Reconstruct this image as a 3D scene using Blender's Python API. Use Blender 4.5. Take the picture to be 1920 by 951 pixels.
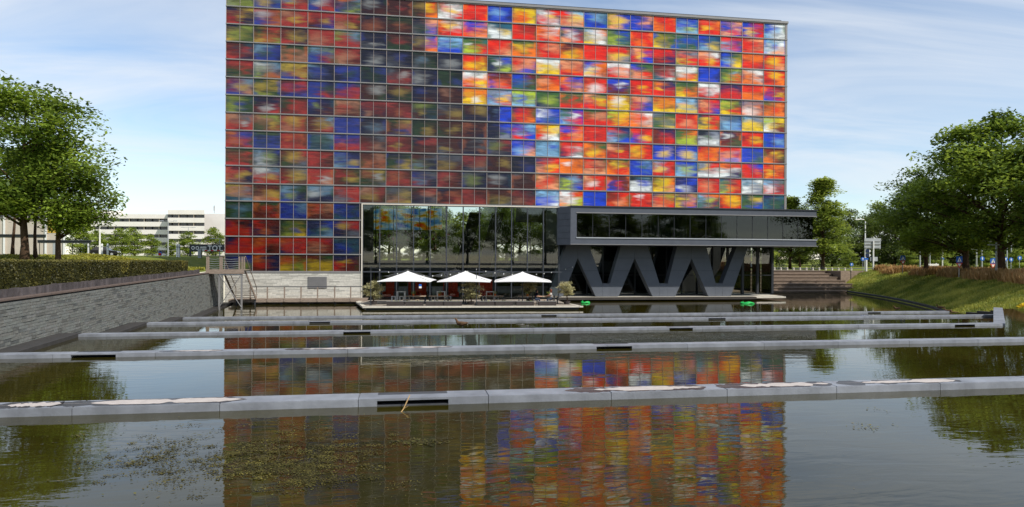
import bpy, bmesh, math, random
from mathutils import Vector, Matrix, noise as mnoise
random.seed(7)
S = bpy.context.scene
for o in list(bpy.data.objects): bpy.data.objects.remove(o)
C = S.collection
R = math.radians

# ------------------------------------------------------------------ camera, sky, sun, exposure
F, CX, HY, CAMZ = 1250.0, 960.0, 482.0, 4.9
YAW, ROLL = R(9.0), R(.31)
G = 3.0                                     # level of the road and the bank crest
cam_d = bpy.data.cameras.new('camera'); cam = bpy.data.objects.new('camera', cam_d); C.objects.link(cam)
cam.location = (0, 0, CAMZ); cam.rotation_euler = (R(90), -ROLL, -YAW)
cam_d.sensor_width = 36; cam_d.lens = 36 * F / 1920
cam_d.shift_x = 0; cam_d.shift_y = (HY - 475.5) / 1920
cam_d.clip_start = 0.1; cam_d.clip_end = 4000
S.camera = cam
SUN_AZ, SUN_EL = R(135), R(43)          # azimuth clockwise from +Y
sd = Vector((math.sin(SUN_AZ) * math.cos(SUN_EL), math.cos(SUN_AZ) * math.cos(SUN_EL), math.sin(SUN_EL)))
w = bpy.data.worlds.new('World'); S.world = w; w.use_nodes = True
nt = w.node_tree; nt.nodes.clear()
def wn(t, **k):
    n = nt.nodes.new(t)
    for a, b in k.items(): setattr(n, a, b)
    return n
sky = wn('ShaderNodeTexSky', sky_type='NISHITA', sun_disc=False, sun_elevation=SUN_EL, sun_rotation=SUN_AZ,
         air_density=1.0, dust_density=0.1, ozone_density=2.2)
geo = wn('ShaderNodeTexCoord'); sep = wn('ShaderNodeSeparateXYZ'); nt.links.new(geo.outputs['Generated'], sep.inputs[0])
mx = wn('ShaderNodeMath', operation='MAXIMUM'); nt.links.new(sep.outputs['Z'], mx.inputs[0]); mx.inputs[1].default_value = 0.0
ad = wn('ShaderNodeMath', operation='ADD'); nt.links.new(mx.outputs[0], ad.inputs[0]); ad.inputs[1].default_value = 0.16
dx = wn('ShaderNodeMath', operation='DIVIDE'); nt.links.new(sep.outputs['X'], dx.inputs[0]); nt.links.new(ad.outputs[0], dx.inputs[1])
dy = wn('ShaderNodeMath', operation='DIVIDE'); nt.links.new(sep.outputs['Y'], dy.inputs[0]); nt.links.new(ad.outputs[0], dy.inputs[1])
cb = wn('ShaderNodeCombineXYZ'); nt.links.new(dx.outputs[0], cb.inputs[0]); nt.links.new(dy.outputs[0], cb.inputs[1])
mp = wn('ShaderNodeMapping'); mp.inputs['Rotation'].default_value = (0, 0, R(14)); mp.inputs['Scale'].default_value = (0.55, 1.5, 1)
nt.links.new(cb.outputs[0], mp.inputs[0])
n1 = wn('ShaderNodeTexNoise'); n1.inputs['Scale'].default_value = 1.0; n1.inputs['Detail'].default_value = 9; n1.inputs['Roughness'].default_value = .58; n1.inputs['Distortion'].default_value = .9
nt.links.new(mp.outputs[0], n1.inputs[0])
cr = wn('ShaderNodeValToRGB'); cr.color_ramp.elements[0].position = .36; cr.color_ramp.elements[1].position = .70
cr.color_ramp.elements[0].color = (.10, .10, .10, 1); cr.color_ramp.elements[1].color = (.82, .82, .82, 1)
nt.links.new(n1.outputs[0], cr.inputs[0])
mixc = wn('ShaderNodeMixRGB'); nt.links.new(cr.outputs[0], mixc.inputs[0]); nt.links.new(sky.outputs[0], mixc.inputs[1]); mixc.inputs[2].default_value = (5.5, 5.75, 6.05, 1)
bg = wn('ShaderNodeBackground'); bg.inputs[1].default_value = 0.15; nt.links.new(mixc.outputs[0], bg.inputs[0])
wo = wn('ShaderNodeOutputWorld'); nt.links.new(bg.outputs[0], wo.inputs[0])
sun_d = bpy.data.lights.new('sun', 'SUN'); sun = bpy.data.objects.new('sun', sun_d); C.objects.link(sun)
sun_d.energy = 4.2; sun_d.angle = R(.53); sun_d.color = (1, .955, .88)
sun.rotation_euler = sd.to_track_quat('Z', 'Y').to_euler(); sun.location = (60, -60, 80)
S.view_settings.view_transform = 'Standard'; S.view_settings.look = 'None'
S.view_settings.exposure = 0.1; S.view_settings.gamma = 1; S.view_settings.use_curve_mapping = False

# ------------------------------------------------------------------ pixel rays
FW = Vector((math.sin(YAW), math.cos(YAW), 0)); RT = Vector((math.cos(YAW), -math.sin(YAW), 0))
UPV = Vector((0, 0, 1)); RR = RT * math.cos(ROLL) + UPV * math.sin(ROLL); UU = UPV * math.cos(ROLL) - RT * math.sin(ROLL)
def ray(px, py): return FW + RR * ((px - CX) / F) + UU * ((HY - py) / F)
def hz(px): return HY + math.tan(ROLL) * (px - CX)      # horizon row at a pixel column
def onY(px, py, y):                      # point of the ray on the plane y = const
    d = ray(px, py); k = y / d.y; return Vector((d.x * k, y, CAMZ + d.z * k))
def onX(px, py, x):
    d = ray(px, py); k = x / d.x; return Vector((x, d.y * k, CAMZ + d.z * k))
def onZ(px, py, z):
    d = ray(px, py); k = (z - CAMZ) / d.z; return Vector((d.x * k, d.y * k, z))
def atD(px, py, D):                      # at distance D along the view axis
    d = ray(px, py); return Vector((d.x * D, d.y * D, CAMZ + d.z * D))
def xat(px, y): return onY(px, hz(px), y).x

# ------------------------------------------------------------------ materials
def srgb(r, g, b):
    f = lambda c: (c / 255 / 12.92) if c / 255 <= .04045 else ((c / 255 + .055) / 1.055) ** 2.4
    return (f(r), f(g), f(b), 1)
MATS = {}
def mat(name, col, rough=.7, spec=.4, metal=0, var=.15, scale=6, bump=0, bscale=40, stretch=(1, 1, 1), attr=False, col2=None):
    if name in MATS: return MATS[name]
    m = bpy.data.materials.new(name); m.use_nodes = True; t = m.node_tree; b = t.nodes['Principled BSDF']
    b.inputs['Roughness'].default_value = rough; b.inputs['Specular IOR Level'].default_value = spec; b.inputs['Metallic'].default_value = metal
    tc = t.nodes.new('ShaderNodeTexCoord'); mpn = t.nodes.new('ShaderNodeMapping'); mpn.inputs['Scale'].default_value = stretch
    g = t.nodes.new('ShaderNodeNewGeometry'); t.links.new(g.outputs['Position'], mpn.inputs[0])
    nz = t.nodes.new('ShaderNodeTexNoise'); nz.inputs['Scale'].default_value = scale; nz.inputs['Detail'].default_value = 6; nz.inputs['Roughness'].default_value = .6
    t.links.new(mpn.outputs[0], nz.inputs[0])
    rp = t.nodes.new('ShaderNodeValToRGB')
    c = col if len(col) == 4 else (*col, 1)
    c2 = col2 if col2 else None
    rp.color_ramp.elements[0].position = .3; rp.color_ramp.elements[1].position = .7
    if c2: rp.color_ramp.elements[0].color = c; rp.color_ramp.elements[1].color = (*c2[:3], 1)
    else:
        rp.color_ramp.elements[0].color = (*[x * (1 - var) for x in c[:3]], 1)
        rp.color_ramp.elements[1].color = (*[min(1, x * (1 + var)) for x in c[:3]], 1)
    t.links.new(nz.outputs[0], rp.inputs[0]); out = rp.outputs[0]
    if attr:                              # per-piece tint stored on the mesh
        a = t.nodes.new('ShaderNodeAttribute'); a.attribute_name = 'tint'
        mm = t.nodes.new('ShaderNodeMixRGB'); mm.blend_type = 'MULTIPLY'; mm.inputs[0].default_value = 1
        t.links.new(out, mm.inputs[1]); t.links.new(a.outputs['Color'], mm.inputs[2]); out = mm.outputs[0]
    t.links.new(out, b.inputs['Base Color'])
    if bump:
        n2 = t.nodes.new('ShaderNodeTexNoise'); n2.inputs['Scale'].default_value = bscale; n2.inputs['Detail'].default_value = 5
        t.links.new(mpn.outputs[0], n2.inputs[0])
        bp = t.nodes.new('ShaderNodeBump'); bp.inputs['Strength'].default_value = bump; bp.inputs['Distance'].default_value = .03
        t.links.new(n2.outputs[0], bp.inputs['Height']); t.links.new(bp.outputs[0], b.inputs['Normal'])
    MATS[name] = m; return m
def leafmat(name, dark, light, trans=.3):
    m = bpy.data.materials.new(name); m.use_nodes = True; t = m.node_tree; b = t.nodes['Principled BSDF']; out = t.nodes['Material Output']
    b.inputs['Roughness'].default_value = .5; b.inputs['Specular IOR Level'].default_value = .3
    a = t.nodes.new('ShaderNodeAttribute'); a.attribute_name = 'tint'
    sp = t.nodes.new('ShaderNodeSeparateColor'); t.links.new(a.outputs['Color'], sp.inputs[0])
    rp = t.nodes.new('ShaderNodeValToRGB'); rp.color_ramp.elements[0].color = (*dark, 1); rp.color_ramp.elements[1].color = (*light, 1)
    t.links.new(sp.outputs[0], rp.inputs[0]); t.links.new(rp.outputs[0], b.inputs['Base Color'])
    tr = t.nodes.new('ShaderNodeBsdfTranslucent'); hs = t.nodes.new('ShaderNodeHueSaturation'); hs.inputs['Value'].default_value = 1.5; hs.inputs['Hue'].default_value = .485
    t.links.new(rp.outputs[0], hs.inputs['Color']); t.links.new(hs.outputs[0], tr.inputs[0])
    mi = t.nodes.new('ShaderNodeMixShader'); mi.inputs[0].default_value = trans
    t.links.new(b.outputs[0], mi.inputs[1]); t.links.new(tr.outputs[0], mi.inputs[2]); t.links.new(mi.outputs[0], out.inputs[0])
    MATS[name] = m; return m
def glassmat(name, tint, refl=1.0, rough=0.0):
    m = bpy.data.materials.new(name); m.use_nodes = True; t = m.node_tree; t.nodes.remove(t.nodes['Principled BSDF']); out = t.nodes['Material Output']
    tr = t.nodes.new('ShaderNodeBsdfTransparent'); tr.inputs[0].default_value = (*tint, 1)
    gl = t.nodes.new('ShaderNodeBsdfGlossy'); gl.inputs['Roughness'].default_value = rough; gl.inputs[0].default_value = (refl, refl, refl, 1)
    fr = t.nodes.new('ShaderNodeFresnel'); fr.inputs[0].default_value = 1.55
    mi = t.nodes.new('ShaderNodeMixShader'); t.links.new(fr.outputs[0], mi.inputs[0]); t.links.new(tr.outputs[0], mi.inputs[1]); t.links.new(gl.outputs[0], mi.inputs[2])
    t.links.new(mi.outputs[0], out.inputs[0]); MATS[name] = m; return m

M_frame = mat('rail_grey', srgb(128, 126, 124), .5, .4, var=.08, scale=1.5)
M_mull = mat('mullion_pale', srgb(168, 156, 150), .5, .4, var=.06)
M_dark = mat('dark_metal', srgb(62, 65, 70), .45, .4, var=.12, scale=2, bump=.05)
M_darker = mat('dark_frame', srgb(52, 54, 58), .4, .4, var=.1)
M_panel = mat('zinc_panel', srgb(78, 82, 90), .5, .4, var=.1, scale=1.2, bump=.05, bscale=8)
M_strut = mat('strut_panel', srgb(90, 94, 101), .5, .4, var=.08, scale=1.0, bump=.04, bscale=8)
M_inner = mat('interior_dark', srgb(38, 38, 38), .8, .2, var=.3, scale=.6)
M_floor = mat('interior_floor', srgb(70, 64, 58), .4, .4, var=.2, scale=1)
M_white = mat('white_paint', srgb(236, 234, 230), .5, .4, var=.04)
M_cream = mat('cream_edge', srgb(206, 198, 182), .7, .3, var=.12, scale=3)
M_wood = mat('weathered_wood', srgb(142, 126, 112), .8, .2, var=.3, scale=4, bump=.3, bscale=25, stretch=(1, 6, 6))
M_deck = mat('terrace_deck', srgb(150, 140, 128), .75, .2, var=.2, scale=3, bump=.2)
M_weir = mat('bluestone', srgb(132, 135, 141), .6, .35, var=.24, scale=2.2, bump=.12, bscale=30, attr=True)
M_joint = mat('wet_base_stone', srgb(76, 69, 50), .5, .4, var=.25, scale=3)
M_slate = mat('slate_stone', srgb(112, 113, 110), .75, .3, var=.22, scale=9, bump=.35, bscale=22, attr=True)
M_slateback = mat('mortar_dark', srgb(58, 58, 57), .9, .2, var=.2)
M_plinth = mat('dark_plinth', srgb(62, 60, 58), .7, .3, var=.2, scale=3)
M_rust = mat('brown_cap', srgb(104, 90, 82), .7, .3, var=.2, scale=4)
M_pal = mat('palisade_concrete', srgb(86, 80, 80), .85, .2, var=.25, scale=5, bump=.3, attr=True)
M_pale = mat('pale_stone', srgb(200, 196, 184), .8, .2, var=.14, scale=5, bump=.25, bscale=20, attr=True)
M_grey = mat('galvanised', srgb(165, 168, 170), .45, .5, var=.08)
M_blue = mat('sign_blue', srgb(25, 95, 185), .4, .4, var=.05)
M_red = mat('sign_red', srgb(200, 40, 35), .4, .4, var=.05)
M_orange = mat('red_upholstery', srgb(214, 66, 34), .7, .2, var=.15, scale=3)
M_green = mat('float_green', srgb(42, 180, 84), .35, .5, var=.15, scale=3)
M_bark = mat('bark', srgb(84, 66, 52), .9, .1, var=.35, scale=5, bump=.7, bscale=18, stretch=(1, 1, .3))
M_grass = mat('grass_ground', srgb(112, 124, 44), .95, .1, scale=.7, bump=.5, bscale=25, col2=srgb(160, 158, 70))
M_lawn = mat('lawn_ground', srgb(88, 104, 38), .95, .1, scale=1.2, bump=.4, bscale=25, col2=srgb(128, 130, 48))
M_pave = mat('paving', srgb(112, 106, 98), .85, .2, var=.15, scale=1.5)
M_asph = mat('asphalt', srgb(78, 78, 80), .9, .2, var=.2, scale=3)
M_step = mat('step_stone', srgb(124, 108, 94), .85, .2, var=.25, scale=1.4, stretch=(1, 1, 5), bump=.25)
M_bed = mat('pool_bed', srgb(64, 60, 40), .9, .1, var=.3, scale=1)
M_tyre = mat('tyre', srgb(28, 28, 30), .8, .2)
M_carw = mat('car_white', srgb(225, 226, 228), .25, .6, var=.02)
M_carb = mat('car_black', srgb(24, 25, 28), .25, .6, var=.05)
M_skin = mat('skin', srgb(205, 150, 122), .55, .3, var=.06)
M_navy = mat('navy_cloth', srgb(32, 34, 52), .85, .1, var=.15)
M_jean = mat('jean_cloth', srgb(70, 78, 98), .85, .1, var=.15)
M_wht = mat('white_cloth', srgb(225, 215, 205), .85, .1, var=.08)
M_hair = mat('brown_hair', srgb(120, 58, 34), .6, .3, var=.2)
M_hairk = mat('dark_hair', srgb(30, 24, 22), .6, .3, var=.2)
M_wicker = mat('planter_box', srgb(66, 60, 58), .8, .2, var=.2, scale=12)
M_soil = mat('soil', srgb(58, 46, 36), .95, .1, var=.3)
M_tab = mat('table_wood', srgb(196, 172, 146), .6, .3, var=.15, scale=6)
M_terra = mat('terracotta', srgb(205, 110, 50), .7, .2, var=.15)
M_beige = mat('beige_render', srgb(196, 184, 170), .85, .2, var=.07, scale=1.5)
M_yel = mat('ochre_panel', srgb(200, 165, 70), .8, .2, var=.06)
M_offw = mat('office_white', srgb(238, 230, 222), .8, .2, var=.05, scale=.5)
M_win = mat('far_window', srgb(64, 64, 68), .15, .6, var=.3, scale=.8)
M_duck = mat('duck_brown', srgb(96, 72, 52), .8, .2, var=.35, scale=20)
M_weed = mat('water_weed', srgb(84, 80, 44), .9, .2, var=.4, scale=8, attr=True)
M_crust = mat('lime_crust', srgb(186, 176, 168), .8, .2, var=.12, scale=8)
M_wet = mat('wet_stain', srgb(62, 57, 56), .4, .5, var=.2, scale=10)
M_twig = mat('twig', srgb(170, 140, 96), .9, .1, var=.2)
L_tree = leafmat('leaf_tree', srgb(54, 78, 28)[:3], srgb(146, 168, 62)[:3], .4)
L_light = leafmat('leaf_light', srgb(74, 96, 36)[:3], srgb(164, 178, 74)[:3], .35)
L_wood = leafmat('leaf_wood', srgb(52, 70, 34)[:3], srgb(118, 132, 64)[:3], .3)
L_olive = leafmat('leaf_olive', srgb(128, 128, 84)[:3], srgb(214, 206, 158)[:3], .3)
L_hedge = leafmat('leaf_hedge', srgb(38, 42, 18)[:3], srgb(122, 114, 50)[:3], .2)
L_cover = leafmat('leaf_cover', srgb(72, 84, 26)[:3], srgb(160, 154, 56)[:3], .2)
L_grass = leafmat('leaf_grass', srgb(100, 116, 40)[:3], srgb(182, 178, 84)[:3], .2)
L_dry = leafmat('leaf_dry', srgb(140, 112, 62)[:3], srgb(204, 164, 110)[:3], .25)
L_yflow = leafmat('flower_yellow', srgb(196, 168, 30)[:3], srgb(240, 214, 50)[:3], .2)
G_hall = glassmat('hall_glass', (.84, .87, .84))
G_box = glassmat('dark_glass', (.34, .40, .38))

# ------------------------------------------------------------------ mesh helpers
class MB:
    def __init__(s): s.v = []; s.f = []; s.t = []
    def add(s, vs, fs, tint=1.0):
        n = len(s.v); s.v += [tuple(v) for v in vs]; s.f += [tuple(i + n for i in f) for f in fs]; s.t += [tint] * len(fs); return s
    def box(s, x0, x1, y0, y1, z0, z1, tint=1.0, top=1.0):
        cx, cy = (x0 + x1) / 2, (y0 + y1) / 2
        q = [(x0, y0), (x1, y0), (x1, y1), (x0, y1)]
        vs = [(a, b, z0) for a, b in q] + [(cx + (a - cx) * top, cy + (b - cy) * top, z1) for a, b in q]
        return s.add(vs, [(3, 2, 1, 0), (4, 5, 6, 7), (0, 1, 5, 4), (1, 2, 6, 5), (2, 3, 7, 6), (3, 0, 4, 7)], tint)
    def obox(s, p, ax, sx, sy, z0, z1, tint=1.0):   # oriented box about p, local x axis at angle ax
        c, k = math.cos(ax), math.sin(ax)
        q = [(-sx, -sy), (sx, -sy), (sx, sy), (-sx, sy)]
        vs = [(p[0] + a * c - b * k, p[1] + a * k + b * c, z) for z in (z0, z1) for a, b in q]
        return s.add(vs, [(3, 2, 1, 0), (4, 5, 6, 7), (0, 1, 5, 4), (1, 2, 6, 5), (2, 3, 7, 6), (3, 0, 4, 7)], tint)
    def prism(s, pts, z0, z1, tint=1.0):            # plan polygon extruded in z
        n = len(pts); vs = [(a, b, z0) for a, b in pts] + [(a, b, z1) for a, b in pts]
        fs = [tuple(range(n))[::-1], tuple(range(n, 2 * n))] + [(i, (i + 1) % n, n + (i + 1) % n, n + i) for i in range(n)]
        return s.add(vs, fs, tint)
    def eprism(s, pts, y0, y1, tint=1.0):           # elevation polygon (x,z) extruded along y
        n = len(pts); vs = [(a, y0, b) for a, b in pts] + [(a, y1, b) for a, b in pts]
        fs = [tuple(range(n)), tuple(range(n, 2 * n))[::-1]] + [((i + 1) % n, i, n + i, n + (i + 1) % n) for i in range(n)]
        return s.add(vs, fs, tint)
    def tube(s, pts, rad, n=6, cap=True, tint=1.0):
        pts = [Vector(p) for p in pts]; rings = []; base = len(s.v)
        if not hasattr(rad, '__len__'): rad = [rad] * len(pts)
        for i, p in enumerate(pts):
            d = (pts[min(i + 1, len(pts) - 1)] - pts[max(i - 1, 0)]).normalized()
            a = d.cross(Vector((0, 0, 1)) if abs(d.z) < .9 else Vector((1, 0, 0))).normalized(); b = d.cross(a)
            rings.append([p + (a * math.cos(2 * math.pi * k / n) + b * math.sin(2 * math.pi * k / n)) * rad[i] for k in range(n)])
        vs = [v for r in rings for v in r]
        fs = [(i * n + k, i * n + (k + 1) % n, (i + 1) * n + (k + 1) % n, (i + 1) * n + k) for i in range(len(pts) - 1) for k in range(n)]
        if cap: fs += [tuple(range(n))[::-1], tuple(range((len(pts) - 1) * n, len(pts) * n))]
        return s.add(vs, fs, tint)
    def lathe(s, prof, c=(0, 0), n=14, tint=1.0):   # [(r,z)]
        vs = [(c[0] + r * math.cos(2 * math.pi * k / n), c[1] + r * math.sin(2 * math.pi * k / n), z) for r, z in prof for k in range(n)]
        fs = [(i * n + k, i * n + (k + 1) % n, (i + 1) * n + (k + 1) % n, (i + 1) * n + k) for i in range(len(prof) - 1) for k in range(n)]
        fs += [tuple(range(n))[::-1], tuple(range((len(prof) - 1) * n, len(prof) * n))]
        return s.add(vs, fs, tint)
    def leaf(s, p, d, u, L, W, tint):
        a = d * (L * .5); b = u * (W * .5)
        return s.add([p - a, p + b, p + a, p - b], [(0, 1, 2, 3)], tint)
    def mesh(s, name, m=None, smooth=False):
        me = bpy.data.meshes.new(name); me.from_pydata(s.v, [], s.f)
        at = me.attributes.new('tint', 'FLOAT_COLOR', 'FACE')
        at.data.foreach_set('color', [c for t in s.t for c in ((t, t, t, 1) if not isinstance(t, tuple) else (*t, 1))])
        if m: me.materials.append(m)
        if smooth: me.polygons.foreach_set('use_smooth', [True] * len(me.polygons))
        me.update(); return me
def obj(name, data, parent=None, label=None, cat=None, group=None, kind=None, loc=None, rz=None, scale=None):
    o = bpy.data.objects.new(name, data); C.objects.link(o)
    if parent: o.parent = parent
    if label: o['label'] = label
    if cat: o['category'] = cat
    if group: o['group'] = group
    if kind: o['kind'] = kind
    if loc is not None: o.location = loc
    if rz is not None: o.rotation_euler = (0, 0, rz)
    if scale is not None: o.scale = scale if hasattr(scale, '__len__') else (scale,) * 3
    return o
def part(name, mb, m, parent, smooth=False, **k): return obj(name, mb.mesh(name, m, smooth), parent, **k)
def thing(name, label, cat, loc=(0, 0, 0), group=None, rz=0, scale=None): return obj(name, None, None, label, cat, group, loc=loc, rz=rz, scale=scale)
def struct(name, mb, m, smooth=False): return obj(name, mb.mesh(name, m, smooth), kind='structure')
def copy_tree(o, parent=None):
    c = o.copy(); C.objects.link(c); c.parent = parent
    for ch in list(o.children): copy_tree(ch, c)
    return c
def rnd(a, b): return random.uniform(a, b)
def interp(x, tab):
    if x <= tab[0][0]:
        (a, p), (b, q) = tab[0], tab[1]
    elif x >= tab[-1][0]:
        return tab[-1][1]
    else:
        for (a, p), (b, q) in zip(tab, tab[1:]):
            if a <= x <= b: break
    return p + (q - p) * (x - a) / (b - a)

# ------------------------------------------------------------------ ground, water
YF = 71.5                                   # plane of the coloured facade
WX = 0.0                                    # the slate wall is built in its own frame: face at local x = 0
WANG = math.atan(.1); WORG = Vector((-11.13, 0, 0))
wallx = lambda y: -11.13 - .1 * y
def wloc(lx, ly, z=0): return Vector((WORG.x + lx * math.cos(WANG) - ly * math.sin(WANG), lx * math.sin(WANG) + ly * math.cos(WANG), z))
PX = 46.0                                   # right side of the upper pools
WEIRS = [(48.7, .62, None, 44.3), (39.8, 1.12, None, PX), (29.7, 1.64, None, 30.1), (20.2, 2.14, None, PX), (11.05, 2.58, None, PX)]
WEIRS = [(a, b, wallx(a) + .85, d) for a, b, c, d in WEIRS]
LEVEL = [0, .50, 1.0, 1.53, 2.03, 2.455]
def level_at(y):
    for i, wv in enumerate(WEIRS):
        if y > wv[0] + .25: return LEVEL[i]
    return LEVEL[5]
wall_top = lambda y: 3.35
plinth_top = lambda y: level_at(y) + .14
def left_h(x, y):
    o = wallx(max(-10, min(71.5, y))) - x
    t = min(1, max(0, (o - 2.2) / 9)); t = t * t * (3 - 2 * t)
    return 3.42 + 1.28 * t
mb = MB(); os_ = [.5, 1.2, 2.0, 3.0, 4.5, 6.5, 9, 12, 16, 21, 28, 45, 80, 150, 300, 700, 1500]
ys = [-60, -30, 0, 10, 20, 30, 40, 50, 60, 70, 80, 95, 110, 130, 160, 220, 300, 450, 700, 1500]
vs = [(wallx(max(-10, min(71.5, y))) - o, y, left_h(wallx(max(-10, min(71.5, y))) - o, y)) for y in ys for o in os_]; nx = len(os_)
mb.add(vs, [(j * nx + i, (j + 1) * nx + i, (j + 1) * nx + i + 1, j * nx + i + 1)[::-1] for j in range(len(ys) - 1) for i in range(nx - 1)])
struct('ground_slope', mb, M_lawn, True)
mb = MB(); mb.add([(-1500, 103.4, G), (1500, 103.4, G), (1500, 1500, G), (-1500, 1500, G)], [(0, 1, 2, 3)])
mb.add([(84, -60, G), (1500, -60, G), (1500, 103.4, G), (84, 103.4, G)], [(0, 1, 2, 3)])
mb.add([(43.6, 97.6, G), (84, 97.6, G), (84, 103.4, G), (43.6, 103.4, G)], [(0, 1, 2, 3)])
struct('ground', mb, M_lawn)
mb = MB(); mb.add([(-100, -60, G), (84, -60, G), (84, -6, G), (-100, -6, G)], [(0, 1, 2, 3)])
struct('near_ground', mb, M_pave)
mb = MB(); mb.add([(-20, -8, -1.3), (80, -8, -1.3), (80, 110, -1.3), (-20, 110, -1.3)], [(0, 1, 2, 3)])
struct('pool_bed', mb, M_bed)
KERB = [(46.3, -8), (46.3, 12), (46.3, 38), (45.4, 44), (44.6, 48.2), (46, 51), (49.2, 55.3), (51.4, 58.9), (55.3, 66.6), (58.0, 72.6), (59.8, 77.5), (61.6, 83), (64, 90), (66, 99)]
def smooth_line(P, it=2):
    for _ in range(it):
        Q = [P[0]]
        for a, b in zip(P, P[1:]):
            Q += [(a[0] * .75 + b[0] * .25, a[1] * .75 + b[1] * .25), (a[0] * .25 + b[0] * .75, a[1] * .25 + b[1] * .75)]
        P = Q + [P[-1]]
    return P
KL = KERB[:3] + smooth_line(KERB[3:])
KV = [Vector((a, b)) for a, b in KL]
def kdir(i): return (KV[min(i + 1, len(KV) - 1)] - KV[max(i - 1, 0)]).normalized()
KN = [Vector((kdir(i).y, -kdir(i).x)) for i in range(len(KV))]
def bank_h(d, y):
    b = interp(y, [(-8, 2.6), (20, 2.5), (38, 1.75), (44, .9), (49, .1), (300, .06)])
    if d < 0: return b - 1.0 * min(1, -d)
    return b + (G + .03 - b) * interp(d, [(0, 0), (.5, .03), (2, .22), (4, .52), (6, .8), (8, .95), (10, 1), (60, 1)])
prof = [-.9, -.05, .3, .9, 1.6, 2.4, 3.2, 4, 5, 6, 7, 8, 9.5, 12, 20, 42]
mb = MB(); vs = []
for i, p in enumerate(KV):
    for d in prof:
        q = p + KN[i] * d; n = 0 if d < .5 or d > 13 else .14 * mnoise.noise((q.x * .35, q.y * .35, 0))
        vs.append((q.x, q.y, bank_h(d, p.y) + n))
nx = len(prof)
mb.add(vs, [(j * nx + i, j * nx + i + 1, (j + 1) * nx + i + 1, (j + 1) * nx + i) for j in range(len(KV) - 1) for i in range(nx - 1)])
struct('grass_bank', mb, M_grass, True)
def on_bank(t, d):                           # t along the kerb in index units
    i = int(t); f = t - i; i = max(0, min(len(KV) - 2, i))
    p = KV[i].lerp(KV[i + 1], f); n = KN[i].lerp(KN[i + 1], f).normalized(); q = p + n * d
    return Vector((q.x, q.y, bank_h(d, p.y)))
mb = MB(); mb.box(-18.4, 43.5, 103.5, 106, -1.3, G - .01); struct('rear_terrain', mb, M_lawn)
mb = MB(); mb.prism([(66.45, 98.6), (66.45, 94), (72, 97.2), (84, 98.6)], -1.3, G - .012); struct('ground_shoulder', mb, M_step)
# road beyond the bank
mb = MB(); mb.add([(44, 116, G + .008), (300, 116, G + .008), (300, 125, G + .008), (44, 125, G + .008)], [(0, 1, 2, 3)]); struct('road', mb, M_asph)
mb = MB(); mb.add([(43.7, 97.7, G + .012), (66, 97.7, G + .012), (66, 104, G + .012), (43.7, 104, G + .012)], [(0, 1, 2, 3)]); struct('pavement', mb, M_pave)

def watermat():
    m = bpy.data.materials.new('pond_water'); m.use_nodes = True; t = m.node_tree; b = t.nodes['Principled BSDF']
    g = t.nodes.new('ShaderNodeNewGeometry')
    n0 = t.nodes.new('ShaderNodeTexNoise'); n0.inputs['Scale'].default_value = .35; n0.inputs['Detail'].default_value = 7; n0.inputs['Roughness'].default_value = .65
    t.links.new(g.outputs['Position'], n0.inputs[0])
    rp = t.nodes.new('ShaderNodeValToRGB'); rp.color_ramp.elements[0].color = (*srgb(40, 37, 9)[:3], 1); rp.color_ramp.elements[1].color = (*srgb(60, 54, 18)[:3], 1)
    rp.color_ramp.elements[0].position = .35; rp.color_ramp.elements[1].position = .7
    t.links.new(n0.outputs[0], rp.inputs[0]); t.links.new(rp.outputs[0], b.inputs['Base Color'])
    b.inputs['Roughness'].default_value = .015; b.inputs['IOR'].default_value = 1.40; b.inputs['Specular IOR Level'].default_value = .5
    mp = t.nodes.new('ShaderNodeMapping'); mp.inputs['Scale'].default_value = (.7, 2.1, 1); mp.inputs['Rotation'].default_value = (0, 0, R(-9)); t.links.new(g.outputs['Position'], mp.inputs[0])
    n1 = t.nodes.new('ShaderNodeTexNoise'); n1.inputs['Scale'].default_value = 1.6; n1.inputs['Detail'].default_value = 3; n1.inputs['Distortion'].default_value = .4
    n2 = t.nodes.new('ShaderNodeTexNoise'); n2.inputs['Scale'].default_value = .12; n2.inputs['Detail'].default_value = 2
    t.links.new(mp.outputs[0], n1.inputs[0]); t.links.new(g.outputs['Position'], n2.inputs[0])
    r2 = t.nodes.new('ShaderNodeMapRange'); r2.inputs[1].default_value = .4; r2.inputs[2].default_value = .65; r2.inputs[3].default_value = .25; r2.inputs[4].default_value = 1; t.links.new(n2.outputs[0], r2.inputs[0])
    mu = t.nodes.new('ShaderNodeMath'); mu.operation = 'MULTIPLY'; t.links.new(n1.outputs[0], mu.inputs[0]); t.links.new(r2.outputs[0], mu.inputs[1])
    bp = t.nodes.new('ShaderNodeBump'); bp.inputs['Strength'].default_value = .5; bp.inputs['Distance'].default_value = .010
    t.links.new(mu.outputs[0], bp.inputs['Height']); t.links.new(bp.outputs[0], b.inputs['Normal'])
    return m
M_water = watermat()
wl = lambda y: wallx(y) - .05
YW = [wv[0] + .1 for wv in WEIRS]
pools = [[(wl(YW[0]), YW[0]), (74, YW[0]), (74, 110), (-18.6, 110), (-18.6, 71)], [(wl(YW[1]), YW[1]), (PX + .2, YW[1]), (PX - .4, YW[0]), (wl(YW[0]), YW[0])],
         [(wl(YW[2]), YW[2]), (30.3, YW[2]), (40.1, YW[1]), (wl(YW[1]), YW[1])], [(wl(YW[3]), YW[3]), (PX + .2, YW[3]), (PX + .2, YW[1]), (40.1, YW[1]), (30.3, YW[2]), (wl(YW[2]), YW[2])],
         [(wl(YW[4]), YW[4]), (PX + .2, YW[4]), (PX + .2, YW[3]), (wl(YW[3]), YW[3])], [(wl(-7), -7), (PX + .2, -7), (PX + .2, YW[4]), (wl(YW[4]), YW[4])]]
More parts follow.
